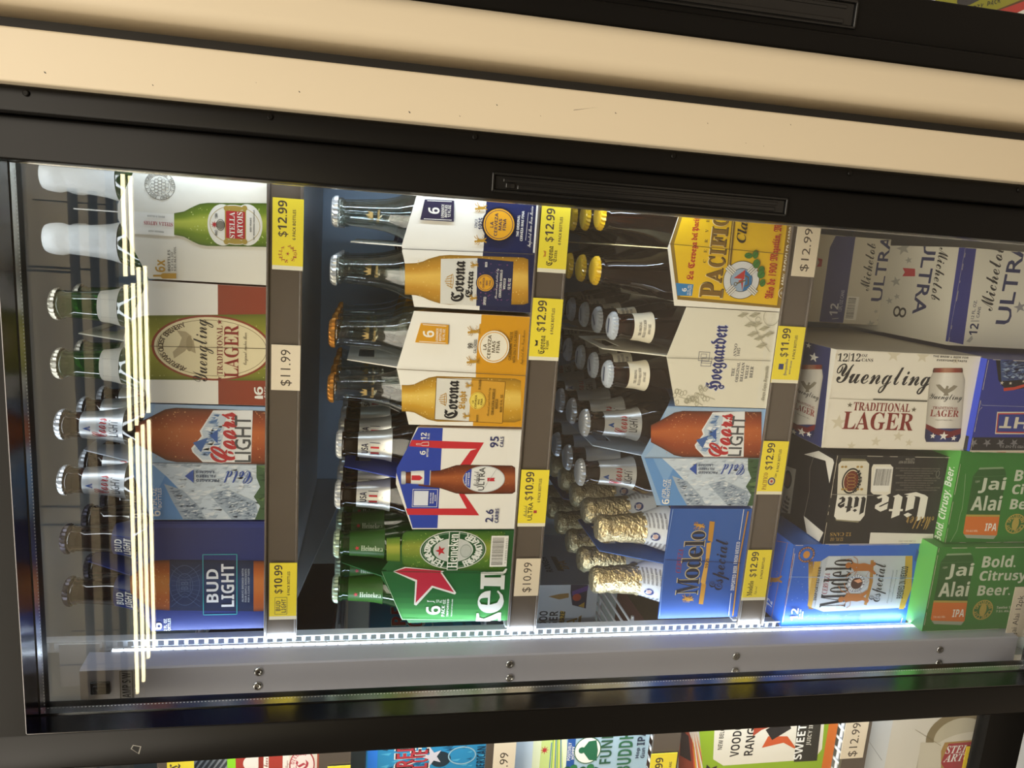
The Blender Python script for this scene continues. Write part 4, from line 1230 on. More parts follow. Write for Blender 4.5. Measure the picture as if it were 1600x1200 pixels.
def lab_wheat(a, h):
    for i, tx in enumerate(('THE ORIGINAL', 'BELGIAN WHEAT BEER', 'ANNO 1445')):
        a.text(tx, 0, h * (.70 - .22 * i), (.017, .022, .012)[i], h * .13, H('3a3440'), 'serif')
    a.quad(-.02, .02, h * .90, h * .94, H('b99a5a')); a.quad(-.02, .02, h * .06, h * .10, H('b99a5a'))


def lab_gold(a, h):
    a.quad(-.06, .06, 0, h * .10, H('c9a64a'))
    a.ell(-.002, h * .62, .0062, .0062, H('b9bfd0')); a.ell(-.002, h * .62, .0055, .0055, H('2b3a78')); a.ell(-.002, h * .62, .0030, .0030, H('c9a9a0'))
    for i in range(5):
        for u in (-.022, .020): a.text('CERVEZA ESPECIAL IMPORTADA', u, h * (.82 - .14 * i), .022, h * .07, H('6a6a78'), 'sb')


def lab_eagle(a, h):
    for i in range(7): a.quad(-.010, .010, h * (.14 + .11 * i), h * (.17 + .11 * i), H('77746c'))


def lab_green(a, h):
    pts = []
    for i in range(10):
        q = math.pi * i / 5; r = .0030 if i % 2 == 0 else .0012
        pts.append((-.0 - r * math.sin(q), h * .78 + r * math.cos(q)))
    a.raw(pts, [list(range(10))], H('c0303c'))
    a.text('Heineken', .0, h * .36, .0065, h * .62, H('c9d6bc'), 'serif', -90)


def lab_crown(a, h):
    a.raw([(-.003, h * .4), (.003, h * .4), (.004, h * .72), (.0018, h * .54), (0, h * .80), (-.0018, h * .54), (-.004, h * .72)], [list(range(7))], H('b39a62'))
    a.text('Corona', 0, h * .12, .012, h * .18, H('b39a62'), 'frak')


def lab_white(a, h):
    a.text('USA', 0, h * .5, .012, h * .4, INK, 'sb')


STUB = [(.028, 0), (.0305, .004), (.0305, .085), (.0295, .095), (.0255, .108), (.0205, .122), (.0172, .138), (.0160, .160), (.0148, .172), (.0138, .176), (.0150, .178), (.0150, .182), (.0134, .184)]
WEISS = [(.024, 0), (.0268, .004), (.0268, .100), (.0262, .112), (.0232, .128), (.0190, .143), (.0162, .158), (.0150, .176), (.0142, .184), (.0152, .1855), (.0152, .190), (.0134, .192), (.0132, .1945)]
silver, steel = H('d9dcdf'), H('b9bdc2')
KIND = {
    'star': bottle('star', .222, 'green', silver, steel, foil=(.150, 'whitefoil')),
    'oval': bottle('oval', .222, 'green', H('c9c4b4'), H('b0aa98'), label=(.152, .172, H('d9d4c4'), 'paper', lab_eagle)),
    'peaks': bottle('peaks', .222, 'amber', steel, steel, label=(.150, .194, H('cfd2d4'), 'foilcard', lab_peaks)),
    'navy': bottle('navy', .222, 'amber', H('3a3230'), H('2c2a3a'), label=(.142, .166, H('1c2a60'), 'card', lab_navy)),
    'extra': bottle('extra', .222, 'clear', H('e6e8ea'), H('d9dcdf')),
    'light': bottle('light', .222, 'clear', H('c98a3a'), H('c48434')),
    'zig': bottle('zig', .211, 'amber', H('e2e4e6'), silver, prof=longneck(.211, .0280), label=(.146, .184, H('e4e5e4'), 'foilcard', lab_usa)),
    'green': bottle('green', .211, 'green', H('cfe0cc'), H('b9cdb4'), prof=longneck(.211, .0268), label=(.150, .190, H('2c5a1c'), 'card', lab_green)),
    'anchor': bottle('anchor', .226, 'amber', H('ecc21e'), H('e6bb18'), capmat='enamel'),
    'cream': bottle('cream', .200, 'amber', H('c6ccd6'), H('b6bec8'), prof=WEISS, mark=H('4a5570'), capmat='enamel', label=(.146, .170, H('e6dfca'), 'paper', lab_wheat)),
    'banner': bottle('banner', .188, 'beer', silver, steel, prof=STUB, foil=(.128, 'gold'), label=(.096, .131, H('dde3ea'), 'paper', lab_gold)),
}
for k in ('extra', 'light'):
    t = KIND[k]
    b = MB()
    p_ = longneck(.222)

    def wrap_(u, v, kk):
        r = prof_r(p_, .168 + v) + .0004 + kk
        q = math.radians(-90) + u / r
        return Vector((r * math.cos(q), r * math.sin(q), .168 + v))
    lab_crown(Art(b, wrap=wrap_, step=.00003), .020)
    b.build('neck_print', M['paper'], t)

LOOK = {
    'star': ('white-foiled green bottle', 'red cartouche carton'), 'oval': ('pale-labelled green bottle', 'white and rust carton'),
    'peaks': ('silver-labelled brown bottle', 'top-shelf mountain carton'), 'navy': ('blue-labelled brown bottle', 'navy carton'),
    'extra': ('white-capped clear bottle', 'white and navy carton'), 'light': ('amber-capped clear bottle', 'white and amber carton'),
    'zig': ('shield-labelled brown bottle', 'red zig-zag carton'), 'green': ('pale-capped green bottle', 'red star carton'),
    'anchor': ('yellow-capped brown bottle', 'yellow life ring carton'), 'cream': ('grey-capped brown bottle', 'pale cream carton'),
    'peaks2': ('silver-labelled brown bottle', 'lower mountain carton'), 'banner': ('stubby gold-foiled bottle', 'royal blue carton'),
}


def fill(key, root, rows=3, behind=False, depth=.188):
    src = KIND['peaks' if key == 'peaks2' else key]
    look, where = LOOK[key]
    half = {'banner': .0345, 'cream': .0290, 'green': .0286, 'zig': .0300}.get(key, .0310)
    for r in range(rows):
        for sx in (-1, 1):
            dz = .00085
            loc = root.location + Vector((sx * half, .0325 + .061 * r, dz))
            row = ('front', 'middle', 'back')[r]
            side = 'strip side' if sx < 0 else 'panel side'
            lab = '%s, %s row, %s, in %s%s' % (look, row, side, 'rear twin of the ' if behind else 'the ', where)
            grp = 'bottles in the ' + where
            o = dup(src, loc, lab, grp)
            o.rotation_euler.z = random.uniform(-.9, .9) if key in ('banner', 'cream', 'peaks2', 'zig') else random.uniform(-.25, .25)
            if r == 0 and not behind: o.rotation_euler.z *= .35


for k, root in list(CAR.items()):
    fill(k, root, 3 if root.location.z < S1 - .01 or k in ('navy', 'peaks') else 2)
    if root.location.z < S1 - .01:
        back = dup(root, root.location + Vector((0, .190, 0)), root['label'].split(',')[0] + ', standing behind its twin', 'cartons standing behind')
        fill(k, back, 3 if root.location.z < S2 - .01 else 1, True)
for k, t in KIND.items():
    for ch in list(t.children): bpy.data.objects.remove(ch)
    bpy.data.objects.remove(t)

# ------------------------------------------------------------------ can cartons on the cooler deck
def can_box(label, x0, x1, y0, depth, z0, z1, base, front=None, top=None, topcol=None, sidecol=None, rz=0.0, wear=H('d9d2c2'), right=None, name='can_carton', group=None):
    w, h = x1 - x0, z1 - z0
    b = MB()
    sc_, tc_ = sidecol or base, topcol or base
    b.box(0, w, 0, depth, 0, h, base, skip='tlr')
    b.face([(0, 0, h), (w, 0, h), (w, depth, h), (0, depth, h)], tc_)
    b.face([(0, depth, 0), (0, 0, 0), (0, 0, h), (0, depth, h)], sc_); b.face([(w, 0, 0), (w, depth, 0), (w, depth, h), (w, 0, h)], sc_)
    W = Matrix.Translation(Vector((x0, y0, z0))) @ Matrix.Rotation(rz, 4, 'Z')
    a = Art(b, (0, 0, 0), (1, 0, 0), (0, 0, 1), W)
    a.w, a.h = w, h
    a.clip = (w, h)
    if front: front(a)
    if wear:     # scuffed edges of the carton
        rnd = random.Random(int(abs(x0) * 1000))
        for u0, v0, u1, v1 in ((.0003, 0, .0003, h), (w - .0003, 0, w - .0003, h), (0, h - .0003, w, h - .0003)):
            t = 0
            while t < .97:
                s = rnd.uniform(.02, .10); q = t + s
                if rnd.random() < .7:
                    ww = rnd.uniform(.0003, .0009)
                    A, B = (u0 + (u1 - u0) * t, v0 + (v1 - v0) * t), (u0 + (u1 - u0) * min(q, 1), v0 + (v1 - v0) * min(q, 1))
                    if u0 == u1: a.quad(u0 - ww / 2, u0 + ww / 2, A[1], B[1], wear)
                    else: a.quad(A[0], B[0], v0 - ww / 2, v0 + ww / 2, wear)
                t = q
    a2 = Art(b, (0, 0, h), (1, 0, 0), (0, 1, 0), W); a2.w, a2.h = w, depth; a2.clip = (w, depth)
    if top: top(a2)
    a3 = Art(b, (w, 0, 0), (0, 1, 0), (0, 0, 1), W); a3.w, a3.h = depth, h; a3.clip = (depth, h)
    if right: right(a3)
    o = b.build(name, M['card'], None, (x0, y0, z0)); o.rotation_euler = (0, 0, rz)
    return tag(o, label, 'can carton', group)


def f_ultra(a):
    a.z(1200, 320, 3.0)
    a.P([(905, 150), (985, 160), (915, 655), (832, 640)], H('2d3588'))
    a.T('12', 944, 984, 612, 556, NAVY); a.L([(950, 545), (990, 545)], .0007, NAVY); a.T('12 FL. OZ.', 958, 972, 536, 446, NAVY, 'bold'); a.T('CANS', 980, 994, 530, 478, NAVY, 'bold')
    a.T('Michelob', 1018, 1080, 500, 190, INK, 'script'); a.T('ULTRA', 1104, 1174, 565, 150, H('1f2a5a'), 'bold')
    a.T('ULTRA', 1105, 1173, 563, 152, H('1f2a5a'), 'bold')
    a.STAR(1180, 480, 30, H('8c8c90')); a.EO(1260, 380, 60, 60, H('1f2a5a'), .003)
    a.P([(928, 640), (955, 612), (960, 628), (945, 645)], H('a9a8a4'))


def t_ultra(a):
    a.z(1200, 320, 3.0)
    bl = H('2d3588')
    a.P([(905, 150), (985, 160), (915, 655), (832, 640)], bl)
    a.T('BREWED IN', 892, 908, 625, 515, WHITE, 'sb', 180); a.T('THE U.S.A.', 872, 886, 615, 530, WHITE, 'sb', 180)
    a.T('ULTRA', 704, 766, 520, 160, H('1f2a5a'), 'bold', 180); a.T('ULTRA', 705, 765, 518, 162, H('1f2a5a'), 'bold', 180)
    a.T('Michelob', 782, 830, 450, 200, INK, 'script', 180)
    a.P([(632, 296), (690, 300), (690, 335), (630, 335), (642, 316)], H('c0303c'))
    g = H('a9a79f')
    for x, y, r in ((635, 205, 34), (660, 260, 18), (600, 360, 26), (605, 430, 16), (690, 140, 24), (570, 450, 18)): a.STAR(x, y, r, g)
    a.EO(605, 500, 17, 26, INK, .003); a.EO(632, 505, 17, 24, INK, .003)
    a.P([(600, 170), (640, 130), (650, 150), (610, 190)], g)


def f_ultra2(a):
    a.z(1200, 320, 3.0)
    a.P([(325, 100), (415, 120), (350, 565), (240, 550), (290, 200)], H('333d78'))
    a.T('12', 290, 328, 520, 462, H('c4c8d8')); a.L([(300, 535), (330, 532)], .0008, H('c4c8d8'))
    a.T('12FL OZ CANS', 336, 352, 500, 400, H('a9b0cc'), 'bold')
    a.CODE(365, 420, 540, 430, 24, 8)
    a.T('Michelob', 444, 490, 405, 180, INK, 'script'); a.T('ULTRA', 506, 560, 455, 135, H('1f2a5a'), 'bold'); a.T('ULTRA', 507, 559, 453, 137, H('1f2a5a'), 'bold')
    for x, y, r in ((480, 560, 22), (520, 540, 14), (505, 500, 12)): a.STAR(x, y, r, H('a9a79f'))
    a.P([(232, 250), (255, 255), (250, 290), (228, 290), (240, 270)], H('a83038'))


def f_lite(a):
    a.z(1180, 680, 3.75)
    gold = H('a8894a')
    # can, printed lying on its side's turned artwork
    a.P([(505, 152), (650, 150), (668, 168), (654, 350), (480, 345), (488, 170)], H('d9d4c4'))
    a.P([(482, 345), (655, 352), (640, 470), (615, 502), (480, 498), (462, 475)], H('e9e6dd'))
    a.P([(505, 135), (645, 140), (655, 152), (500, 150)], H('6f6a4e'))
    a.P([(468, 492), (610, 504), (604, 512), (474, 500)], H('8f8a70'))
    a.E(562, 268, 54, 76, INK, 36); a.E(562, 268, 46, 66, H('d9cdb0'), 36); a.E(562, 268, 42, 60, H('6b2a1a'), 36)
    for q in (-30, -10, 10, 30): a.EO(562, 268 + q, 26, 12, H('a8894a'), .0006, 14)
    a.ARC('FINE PILSNER BEER', 562, 268, 50, 70, 120, 240, .005, INK, 'sb', True)
    for y in (165, 330):
        for x in (510, 530, 600, 622): a.E(x, y + (20 if y < 200 else -14), 9, 7, gold, 8)
    a.T('lite', 482, 640, 466, 358, INK, 'logo', 90)
    a.T('lite', 700, 1000, 505, 345, H('e9e6dd'), 'logo', 90)
    a.P([(870, 345), (940, 332), (1000, 352), (960, 360)], H('e9e6dd'))
    a.T('Miller', 880, 1040, 552, 475, gold, 'script', 90)
    a.P([(690, 170), (790, 170), (806, 190), (790, 340), (770, 350), (690, 345), (674, 330), (680, 190)], H('e2ddcf'))
    a.CODE(690, 794, 330, 185, 26, 9, False)
    tx = H('8f8c84')
    a.T('PLEASE DO NOT', 838, 930, 165, 150, tx, 'sb', 90); a.T('LITTER', 878, 930, 146, 134, tx, 'sb', 90)
    for i in range(10): a.T('MILLER BREWING COMPANY MILWAUKEE', 820 + (i % 3) * 25, 1080 - (i % 4) * 20, 190 + i * 14 + 8, 190 + i * 14, H('6a675f'), 'sb', 90)
    a.T('12 FL. OZ', 436, 512, 618, 598, gold, 'serif', 90); a.T('12 CANS', 436, 560, 590, 568, gold, 'serif', 90)
    a.P([(672, 568), (1040, 576), (1034, 652), (662, 642)], H('e2dfd8'))
    a.T('BREWED 23 FEB', 850, 936, 640, 630, H('6a675f'), 'mono', 90); a.T('23 JAN 2023 2901', 836, 936, 624, 614, H('6a675f'), 'mono', 90)
    a.EO(1065, 225, 10, 20, tx, .0005)
    a.L([(436, 345), (690, 350)], .0006, H('8f8c84'))


def t_lite(a):
    a.z(1180, 680, 3.75)
    w = H('e9e6dd')
    a.P([(286, 112), (372, 92), (455, 140), (462, 160), (435, 282), (412, 150)], w)
    a.P([(284, 472), (400, 570), (372, 640), (265, 625), (300, 585)], w)
    a.P([(180, 180), (240, 200), (205, 460), (150, 452)], H('b9b6ac')); a.E(190, 260, 26, 56, INK); a.E(188, 262, 18, 42, H('5a3424'))
    a.T('lite', 160, 200, 452, 350, INK, 'logo')
    a.L([(345, 120), (320, 200), (318, 330), (286, 480)], .0006, H('8f8c84'))


def f_blue12(a):
    a.z(1180, 680, 3.75)
    gold = H('c98a3a')
    a.BOT(880, [(312, 138), (340, 142)], H('7a5a22'), H('b8913e'), H('e6c878'), -.03)
    a.P([(345, 740), (385, 738), (330, 1010), (306, 1000)], H('c8a24c')); a.P([(385, 738), (430, 708), (905, 706), (880, 1010), (400, 1034), (330, 1010)], H('b9c2cc'))
    a.P([(880, 708), (922, 706), (918, 900), (870, 1018), (840, 1020), (872, 900)], H('c09a3c'))
    a.P([(430, 712), (500, 710), (470, 1028), (395, 1030), (350, 1005)], H('c9d1d9'))
    a.L([(388, 740), (348, 1006)], .0006, H('7f8894'))
    a.T('IMPORTED BEER', 356, 372, 968, 770, INK); a.T('CERVEZA', 398, 430, 930, 810, H('8e2f4a'), 'si')
    a.T('Modelo', 398, 552, 1008, 728, INK, 'serif')
    a.P([(636, 992), (652, 996), (688, 860), (694, 732), (676, 732), (668, 860)], H('a8782e'))
    _griffin(a, 570, 945, 4.2, H('a8662a'), 1); _griffin(a, 612, 778, 4.2, H('a8662a'), -1)
    a.E(590, 866, 52, 54, H('dfe3e8')); a.EO(590, 866, 50, 52, H('2a3358'), .0005); a.E(592, 866, 34, 34, H('4a2a24')); a.P([(575, 850), (610, 840), (625, 856), (600, 865)], H('e0a07a'))
    a.ARC('CERVECERIA MODELO', 590, 866, 42, 43, 0, 340, .0030, H('2a3358'))
    a.T('Especial', 680, 775, 975, 748, INK, 'script')
    a.T('Pilsner-style full-flavored', 782, 796, 985, 790, H('6a717a'), 'script'); a.T('beer with a clean, crisp finish', 806, 818, 975, 790, H('6a717a'), 'script')
    a.T('BREWED IN MEXICO', 840, 878, 955, 768, INK)
    a.E(298, 698, 46, 44, gold, 30); a.E(298, 698, 40, 38, H('2a66c8'), 30); a.E(298, 698, 20, 22, gold, 12); a.ARC('CERVECERIA MODELO', 298, 698, 42, 40, 0, 340, .0036, H('5a3a10'))
    a.L([(222, 690), (200, 830), (148, 1092)], .0010, gold); a.L([(230, 690), (208, 830), (158, 1092)], .0005, H('dfe3e8'))
    a.L([(858, 1070), (850, 1098)], .0010, gold); a.P([(945, 662), (958, 680), (940, 740), (928, 730)], H('1c4f9e'))
    a.T('12', 205, 248, 1082, 1012, WHITE); a.T('12 FL OZ', 254, 264, 1074, 1018, WHITE); a.T('CANS', 268, 278, 1072, 1030, WHITE)
    a.T('BEST BY 26 APR', 490, 620, 1086, 1056, H('1a3f86'), 'mono')
    a.L([(180, 828), (930, 835)], .0005, H('9fc4f0'))
    a.SPK(120, 200, 900, 1080, 680, .0005, H('9fc4f0'), 14)


def t_blue12(a):
    a.z(1180, 680, 3.75)
    gold = H('c98a3a')
    a.L([(128, 620), (218, 622)], .0008, gold); a.L([(190, 630), (150, 800), (92, 1090)], .0009, gold)
    a.T('12', 66, 100, 1005, 960, WHITE); _griffin(a, 104, 845, 2.4, gold)


def f_eagle12(a):               # white can carton lying on its side: its words run down the face
    a.z(1200, 320, 3.0)
    tan, red = H('d3cbb6'), H('7d2522')
    for x, y, r in ((590, 705, 34), (725, 712, 32), (330, 1020, 38), (505, 1110, 26), (390, 1130, 22), (610, 1085, 26), (880, 730, 20), (310, 705, 26), (660, 1115, 20)): a.STAR(x, y, r, tan, 5, .4, -90)
    a.T('12', 326, 374, 734, 696, INK, 'serif', -90); a.R(378, 381, 736, 694, INK); a.T('12', 386, 434, 734, 696, INK, 'serif', -90)
    a.T('OZ', 438, 466, 713, 700, INK, 'serif', -90); a.T('CANS', 438, 492, 735, 720, INK, 'serif', -90)
    a.T('THE BREW & BEER FOR', 772, 940, 718, 709, INK, 'sb', -90); a.T("EVERYONE'S TASTE", 790, 932, 735, 726, INK, 'sb', -90)
    a.T('Yuengling', 318, 766, 884, 752, INK, 'script', -90); a.T('Yuengling', 320, 764, 882, 754, INK, 'script', -90)
    a.T('TRADITIONAL', 400, 668, 968, 928, red, 'serif', -90); a.T('LAGER', 352, 684, 1056, 972, red, 'serif', -90)
    a.STAR(382, 938, 13, H('6b6250'), 5, .4, -90); a.STAR(682, 960, 13, H('6b6250'), 5, .4, -90)
    _eagle_can(a, 842, 765, 1118, 84, -28)
    a.L([(262, 905), (490, 915)], .0005, H('a39d8c')); a.R(490, 745, 919, 912, H('5a5850'))


def _eagle_can(a, xc, y0, y1, hw, lean):
    """the printed white can with flag foot; its axis runs along y"""
    L = y1 - y0; k = lean / L
    rim, al = H('8a3a2a'), H('cfcac0')
    a.BOT(xc, [(y0, hw * .80), (y0 + L * .03, hw * .84), (y0 + L * .06, hw * .84)], H('3a2a20'), rim, H('b8846a'), k, True)
    a.BOT(xc + k * .06 * L, [(y0 + L * .06, hw * .84), (y0 + L * .16, hw), (y0 + L * .90, hw)], H('a8a297'), al, H('eeebe4'), k, True)
    a.BOT(xc + k * .80 * L, [(y0 + L * .80, hw), (y0 + L * .92, hw), (y0 + L * .98, hw * .9)], H('14183a'), H('232b5c'), H('2f3a76'), k, True)
    m = lambda dx, t: (xc + dx * hw + k * t * L, y0 + t * L)
    a.P([m(-.98, .74), m(-.4, .80), m(.4, .84), m(.99, .80), m(.99, .87), m(.3, .93), m(-.5, .87), m(-.98, .80)], H('6f1f24'))
    for dx, t, r in ((-.55, .90, 14), (.05, .90, 22), (.62, .93, 14)): x, y = m(dx, t); a.STAR(x, y, r, WHITE, 5, .4, -90)
    eg = H('8f8878')
    a.P([m(-.62, .22), m(-.40, .215), m(-.12, .275), m(0, .262), m(.12, .275), m(.40, .225), m(.62, .24), m(.42, .29), m(.14, .33), m(.06, .345), m(-.06, .345), m(-.14, .33), m(-.42, .28)], eg)
    a.P([m(-.06, .275), m(-.02, .235), m(.08, .235), m(.12, .25), m(.06, .27)], eg); a.P([m(-.10, .335), m(.10, .335), m(.16, .365), m(-.16, .365)], eg)
    x, y = m(0, .40); a.T('Yuengling', x - hw * .92, x + hw * .92, y + L * .05, y - L * .06, INK, 'script', -90)
    x, y = m(0, .53); a.T('TRADITIONAL', x - hw * .7, x + hw * .75, y + L * .018, y - L * .018, H('7d2522'), 'serif', -90)
    x, y = m(0, .60); a.T('LAGER', x - hw * .8, x + hw * .8, y + L * .045, y - L * .045, H('8c2520'), 'serif', -90)
    x, y = m(0, .69); a.T('Original Amber Beer', x - hw * .5, x + hw * .5, y + L * .012, y - L * .012, H('6b6250'), 'script', -90)


def t_eagle12(a):
    a.z(1200, 320, 3.0)
    a.P([(160, 600), (300, 640), (252, 1140), (90, 1100)], H('262e5e'))
    for x, y, r in ((215, 715, 24), (190, 660, 14)): a.STAR(x, y, r, WHITE, 5, .4, -90)
    _eagle_can(a, 205, 750, 1100, 62, -55)


def f_blue_flag(a):             # blue can carton lying on its side
    a.z(1500, 540, 6.667)
    a.P([(372, 150), (700, 128), (700, 440), (500, 470), (440, 420), (400, 360)], H('16161c'))
    a.ROCK([(420, 150), (700, 140), (700, 350), (430, 370)], [H('3b4f80'), H('6f84ad'), H('2a3a66'), H('9aacc8'), H('222f58')], 60, 17, .004)
    a.STAR(435, 388, 22, H('d9d2c0'), 5, .4, -90); a.STAR(525, 392, 18, H('d9d2c0'), 5, .4, -90); a.STAR(660, 372, 16, H('d9d2c0'), 5, .4, -90)
    a.P([(450, 442), (560, 432), (700, 392), (700, 420), (560, 462), (455, 474)], H('c0402f'))
    a.P([(385, 690), (700, 690), (700, 922), (362, 920)], H('d9d2c0')); a.P([(392, 704), (700, 702), (700, 912), (372, 908)], H('b8342c')); a.P([(402, 716), (700, 714), (700, 898), (384, 896)], H('2a3a8c'))
    a.T('LIGHT', 415, 1090, 868, 748, H('d9d2c0'), 'sb', 90)
    a.P([(100, 955), (720, 955), (720, 1092), (78, 1088)], H('1d1d24'))
    for i in range(7): a.STAR(140 + 140 * i, 1012, 46, H('77777c'), 5, .4, 90)
    a.P([(72, 1090), (720, 1090), (720, 1104), (68, 1104)], H('d9d2c0')); a.P([(62, 1104), (720, 1104), (720, 1122), (58, 1122)], H('b8342c'))
    a.T('SERVED 53-54F 01', 415, 720, 1066, 1040, H('a9a9ac'), 'mono', 90)
    a.L([(205, 520), (185, 560), (225, 620), (700, 636)], .0006, H('8e94b8')); a.L([(225, 640), (150, 695), (70, 1090)], .0006, H('c9c4b4'))


def t_blue_flag(a):
    a.z(1500, 540, 6.667)
    a.P([(28, 925), (95, 945), (70, 1090), (0, 1065)], H('1d1d24'))


def jai(shift):
    """green can carton lying on its side; shift moves the print between the two copies (drawing units)"""
    sx, sy = shift

    def go(a):
        a.z(1180 + sx / 3.75, 680 + sy / 3.75, 3.75)
        lt, org, g2, og = H('c9d1be'), H('d8742c'), H('265a26'), H('b3a04a')
        a.P([(1112, 712), (1125, 694), (1262, 690), (1276, 712), (1280, 740), (1226, 1088), (1208, 1110), (1046, 1104), (1028, 1082), (1086, 745)], g2)
        a.P([(1125, 694), (1262, 690), (1268, 700), (1118, 705)], H('86a07e')); a.L([(1086, 748), (1278, 742)], .0005, H('4a7a44'))
        a.P([(1044, 976), (1242, 978), (1226, 1088), (1206, 1102), (1048, 1098), (1028, 1078)], org); a.P([(1046, 968), (1243, 970), (1242, 982), (1044, 980)], og)
        a.P([(1032, 1086), (1222, 1092), (1206, 1112), (1048, 1106)], H('9fa898'))
        a.T('ENJOY', 1098, 1126, 786, 768, H('a8b49c'), 'script', -90)
        for d in (0, 3):
            a.T('Jai', 1122 + d, 1276 - d, 844 - d, 750 + d, lt, 'sb', -90); a.T('Alai', 1078 + d, 1252 - d, 946 - d, 858 + d, lt, 'sb', -90)
        a.T('IPA', 1156, 1224, 1064, 1020, WHITE, 'sb', -90); a.T('7.5% ALC./VOL.', 1042, 1114, 1070, 1058, H('f0d9c0'), 'sb', -90)
        for d in (0, 2.5):
            a.T('Bold.', 1332 + d, 1530 - d, 774 - d, 704 + d, lt, 'sb', -90); a.T('Citrusy.', 1314 + d, 1600 - d, 868 - d, 790 + d, lt, 'sb', -90); a.T('Beer.', 1304 + d, 1496 - d, 938 - d, 878 + d, lt, 'sb', -90)
        a.E(1332, 1022, 58, 58, og, 32); a.E(1332, 1022, 52, 52, H('2f6b2c'), 32); a.E(1332, 1022, 20, 38, og, 18)
        cu, cv, w, h = a.frame(1274, 1390, 1080, 964)
        a.ARC('CIGAR CITY', 1332, 1022, 44, 44, -170, -10, .0055, og); a.ARC('BREWING', 1332, 1022, 44, 44, 170, 10, .0055, og, 'sb', True)
        a.T('Twelve 12 oz. cans', 1412, 1580, 1014, 998, lt, 'sb', -90); a.T('7.5% Alc. by Vol.', 1408, 1560, 1038, 1022, lt, 'sb', -90)
        a.L([(1040, 730), (1030, 850), (1020, 935), (1010, 960), (990, 1060), (950, 1130)], .0006, H('8fae86'))
    return go


def jai_top(shift):
    sx, sy = shift

    def go(a):
        a.z(1180 + sx / 3.75, 680 + sy / 3.75, 3.75)
        for d in (0, 2): a.T('Bold. Citrusy. Beer.', 1085 - d, 1140 + d, 640, 165, H('dfe8d6'), 'sb', 0)
    return go


G12, W12 = H('2f7a2c'), H('e6e1d5')
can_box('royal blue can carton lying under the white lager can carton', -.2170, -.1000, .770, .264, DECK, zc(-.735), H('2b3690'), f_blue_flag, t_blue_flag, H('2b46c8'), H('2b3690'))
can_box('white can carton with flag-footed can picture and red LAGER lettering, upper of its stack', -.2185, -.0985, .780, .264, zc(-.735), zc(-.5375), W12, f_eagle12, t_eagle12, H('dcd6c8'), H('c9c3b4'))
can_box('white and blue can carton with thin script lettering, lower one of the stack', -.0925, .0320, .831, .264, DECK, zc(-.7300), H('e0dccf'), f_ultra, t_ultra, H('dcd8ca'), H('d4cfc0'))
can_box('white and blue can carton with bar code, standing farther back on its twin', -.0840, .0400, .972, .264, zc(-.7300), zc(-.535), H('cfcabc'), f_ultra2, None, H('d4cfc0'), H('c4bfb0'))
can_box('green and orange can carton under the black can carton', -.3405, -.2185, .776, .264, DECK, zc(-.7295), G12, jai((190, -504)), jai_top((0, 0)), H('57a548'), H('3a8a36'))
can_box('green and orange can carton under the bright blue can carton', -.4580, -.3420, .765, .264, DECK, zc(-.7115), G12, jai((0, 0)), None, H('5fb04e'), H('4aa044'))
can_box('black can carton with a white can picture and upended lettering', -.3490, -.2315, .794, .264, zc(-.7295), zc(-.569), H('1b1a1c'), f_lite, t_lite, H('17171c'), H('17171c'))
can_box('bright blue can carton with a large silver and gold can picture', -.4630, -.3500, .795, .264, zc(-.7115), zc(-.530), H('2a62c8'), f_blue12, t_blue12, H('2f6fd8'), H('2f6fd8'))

# ------------------------------------------------------------------ cartons of the side bay, seen past the stile and the centre post
PXY = lambda a: a.z(0, 0, 1)


def f_strip_red(a):
    PXY(a)
    a.R(296, 355, 1220, 1120, H('8f9599'))
    for i in range(6): a.P([(300 + i * 9, 1200), (316 + i * 9, 1180), (320 + i * 9, 1180), (306 + i * 9, 1200)], H('3c4248'))
    a.R(355, 369, 1220, 1120, H('8fd62e')); a.R(369, 500, 1220, 1120, H('a53a30')); a.R(386, 404, 1220, 1120, H('e6ded2'))
    a.E(394, 1192, 14, 12, H('e6ded2')); a.R(404, 412, 1220, 1120, H('8e3028')); a.R(412, 420, 1220, 1120, H('e6ded2')); a.R(442, 452, 1220, 1120, H('e6ded2'))
    a.T('Lager', 446, 452, 1200, 1188, H('8e3028'), 'script'); a.T('beer', 412, 419, 1198, 1184, H('8e3028'), 'script')
    a.R(452, 496, 1220, 1120, H('dcd0c0')); a.E(472, 1195, 20, 24, H('a5343a')); a.E(472, 1195, 18, 22, H('ead9d0')); a.T('C', 462, 482, 1203, 1187, H('b03a48'), 'frak')
    a.ARC('IMPERIAL DISTRICT', 472, 1195, 15, 18, -120, 120, .004, H('b03a48')); a.R(496, 512, 1220, 1120, H('9a4a38'))


def f_strip_blue(a):
    PXY(a)
    a.R(575, 592, 1220, 1120, H('2f7fe0')); a.R(592, 772, 1220, 1120, H('2c86b4'))
    a.ROCK([(592, 1215), (592, 1140), (772, 1130), (772, 1215)], [H('2c86b4'), H('1d5f86'), H('4fa8cc'), H('174a6c')], 40, 41, .006)
    for d, c in ((0, H('e4dcd6')), (2, H('23181c')), (4, H('b03a44'))):
        a.T('RED', 616 + d, 650 - d, 1202 - d, 1158 + d, c, 'sb'); a.T('BLUE', 640 + d, 672 - d, 1214 - d, 1168 + d, c, 'sb')
    a.E(688, 1186, 16, 12, H('22323c')); a.STAR(676, 1182, 16, H('c9c4cc'))
    a.EO(722, 1180, 22, 14, H('8fb4c4'), .0016); a.T('AMERICAN', 744, 758, 1212, 1166, H('14324a')); a.T('LAGER', 760, 766, 1200, 1172, H('14324a'))


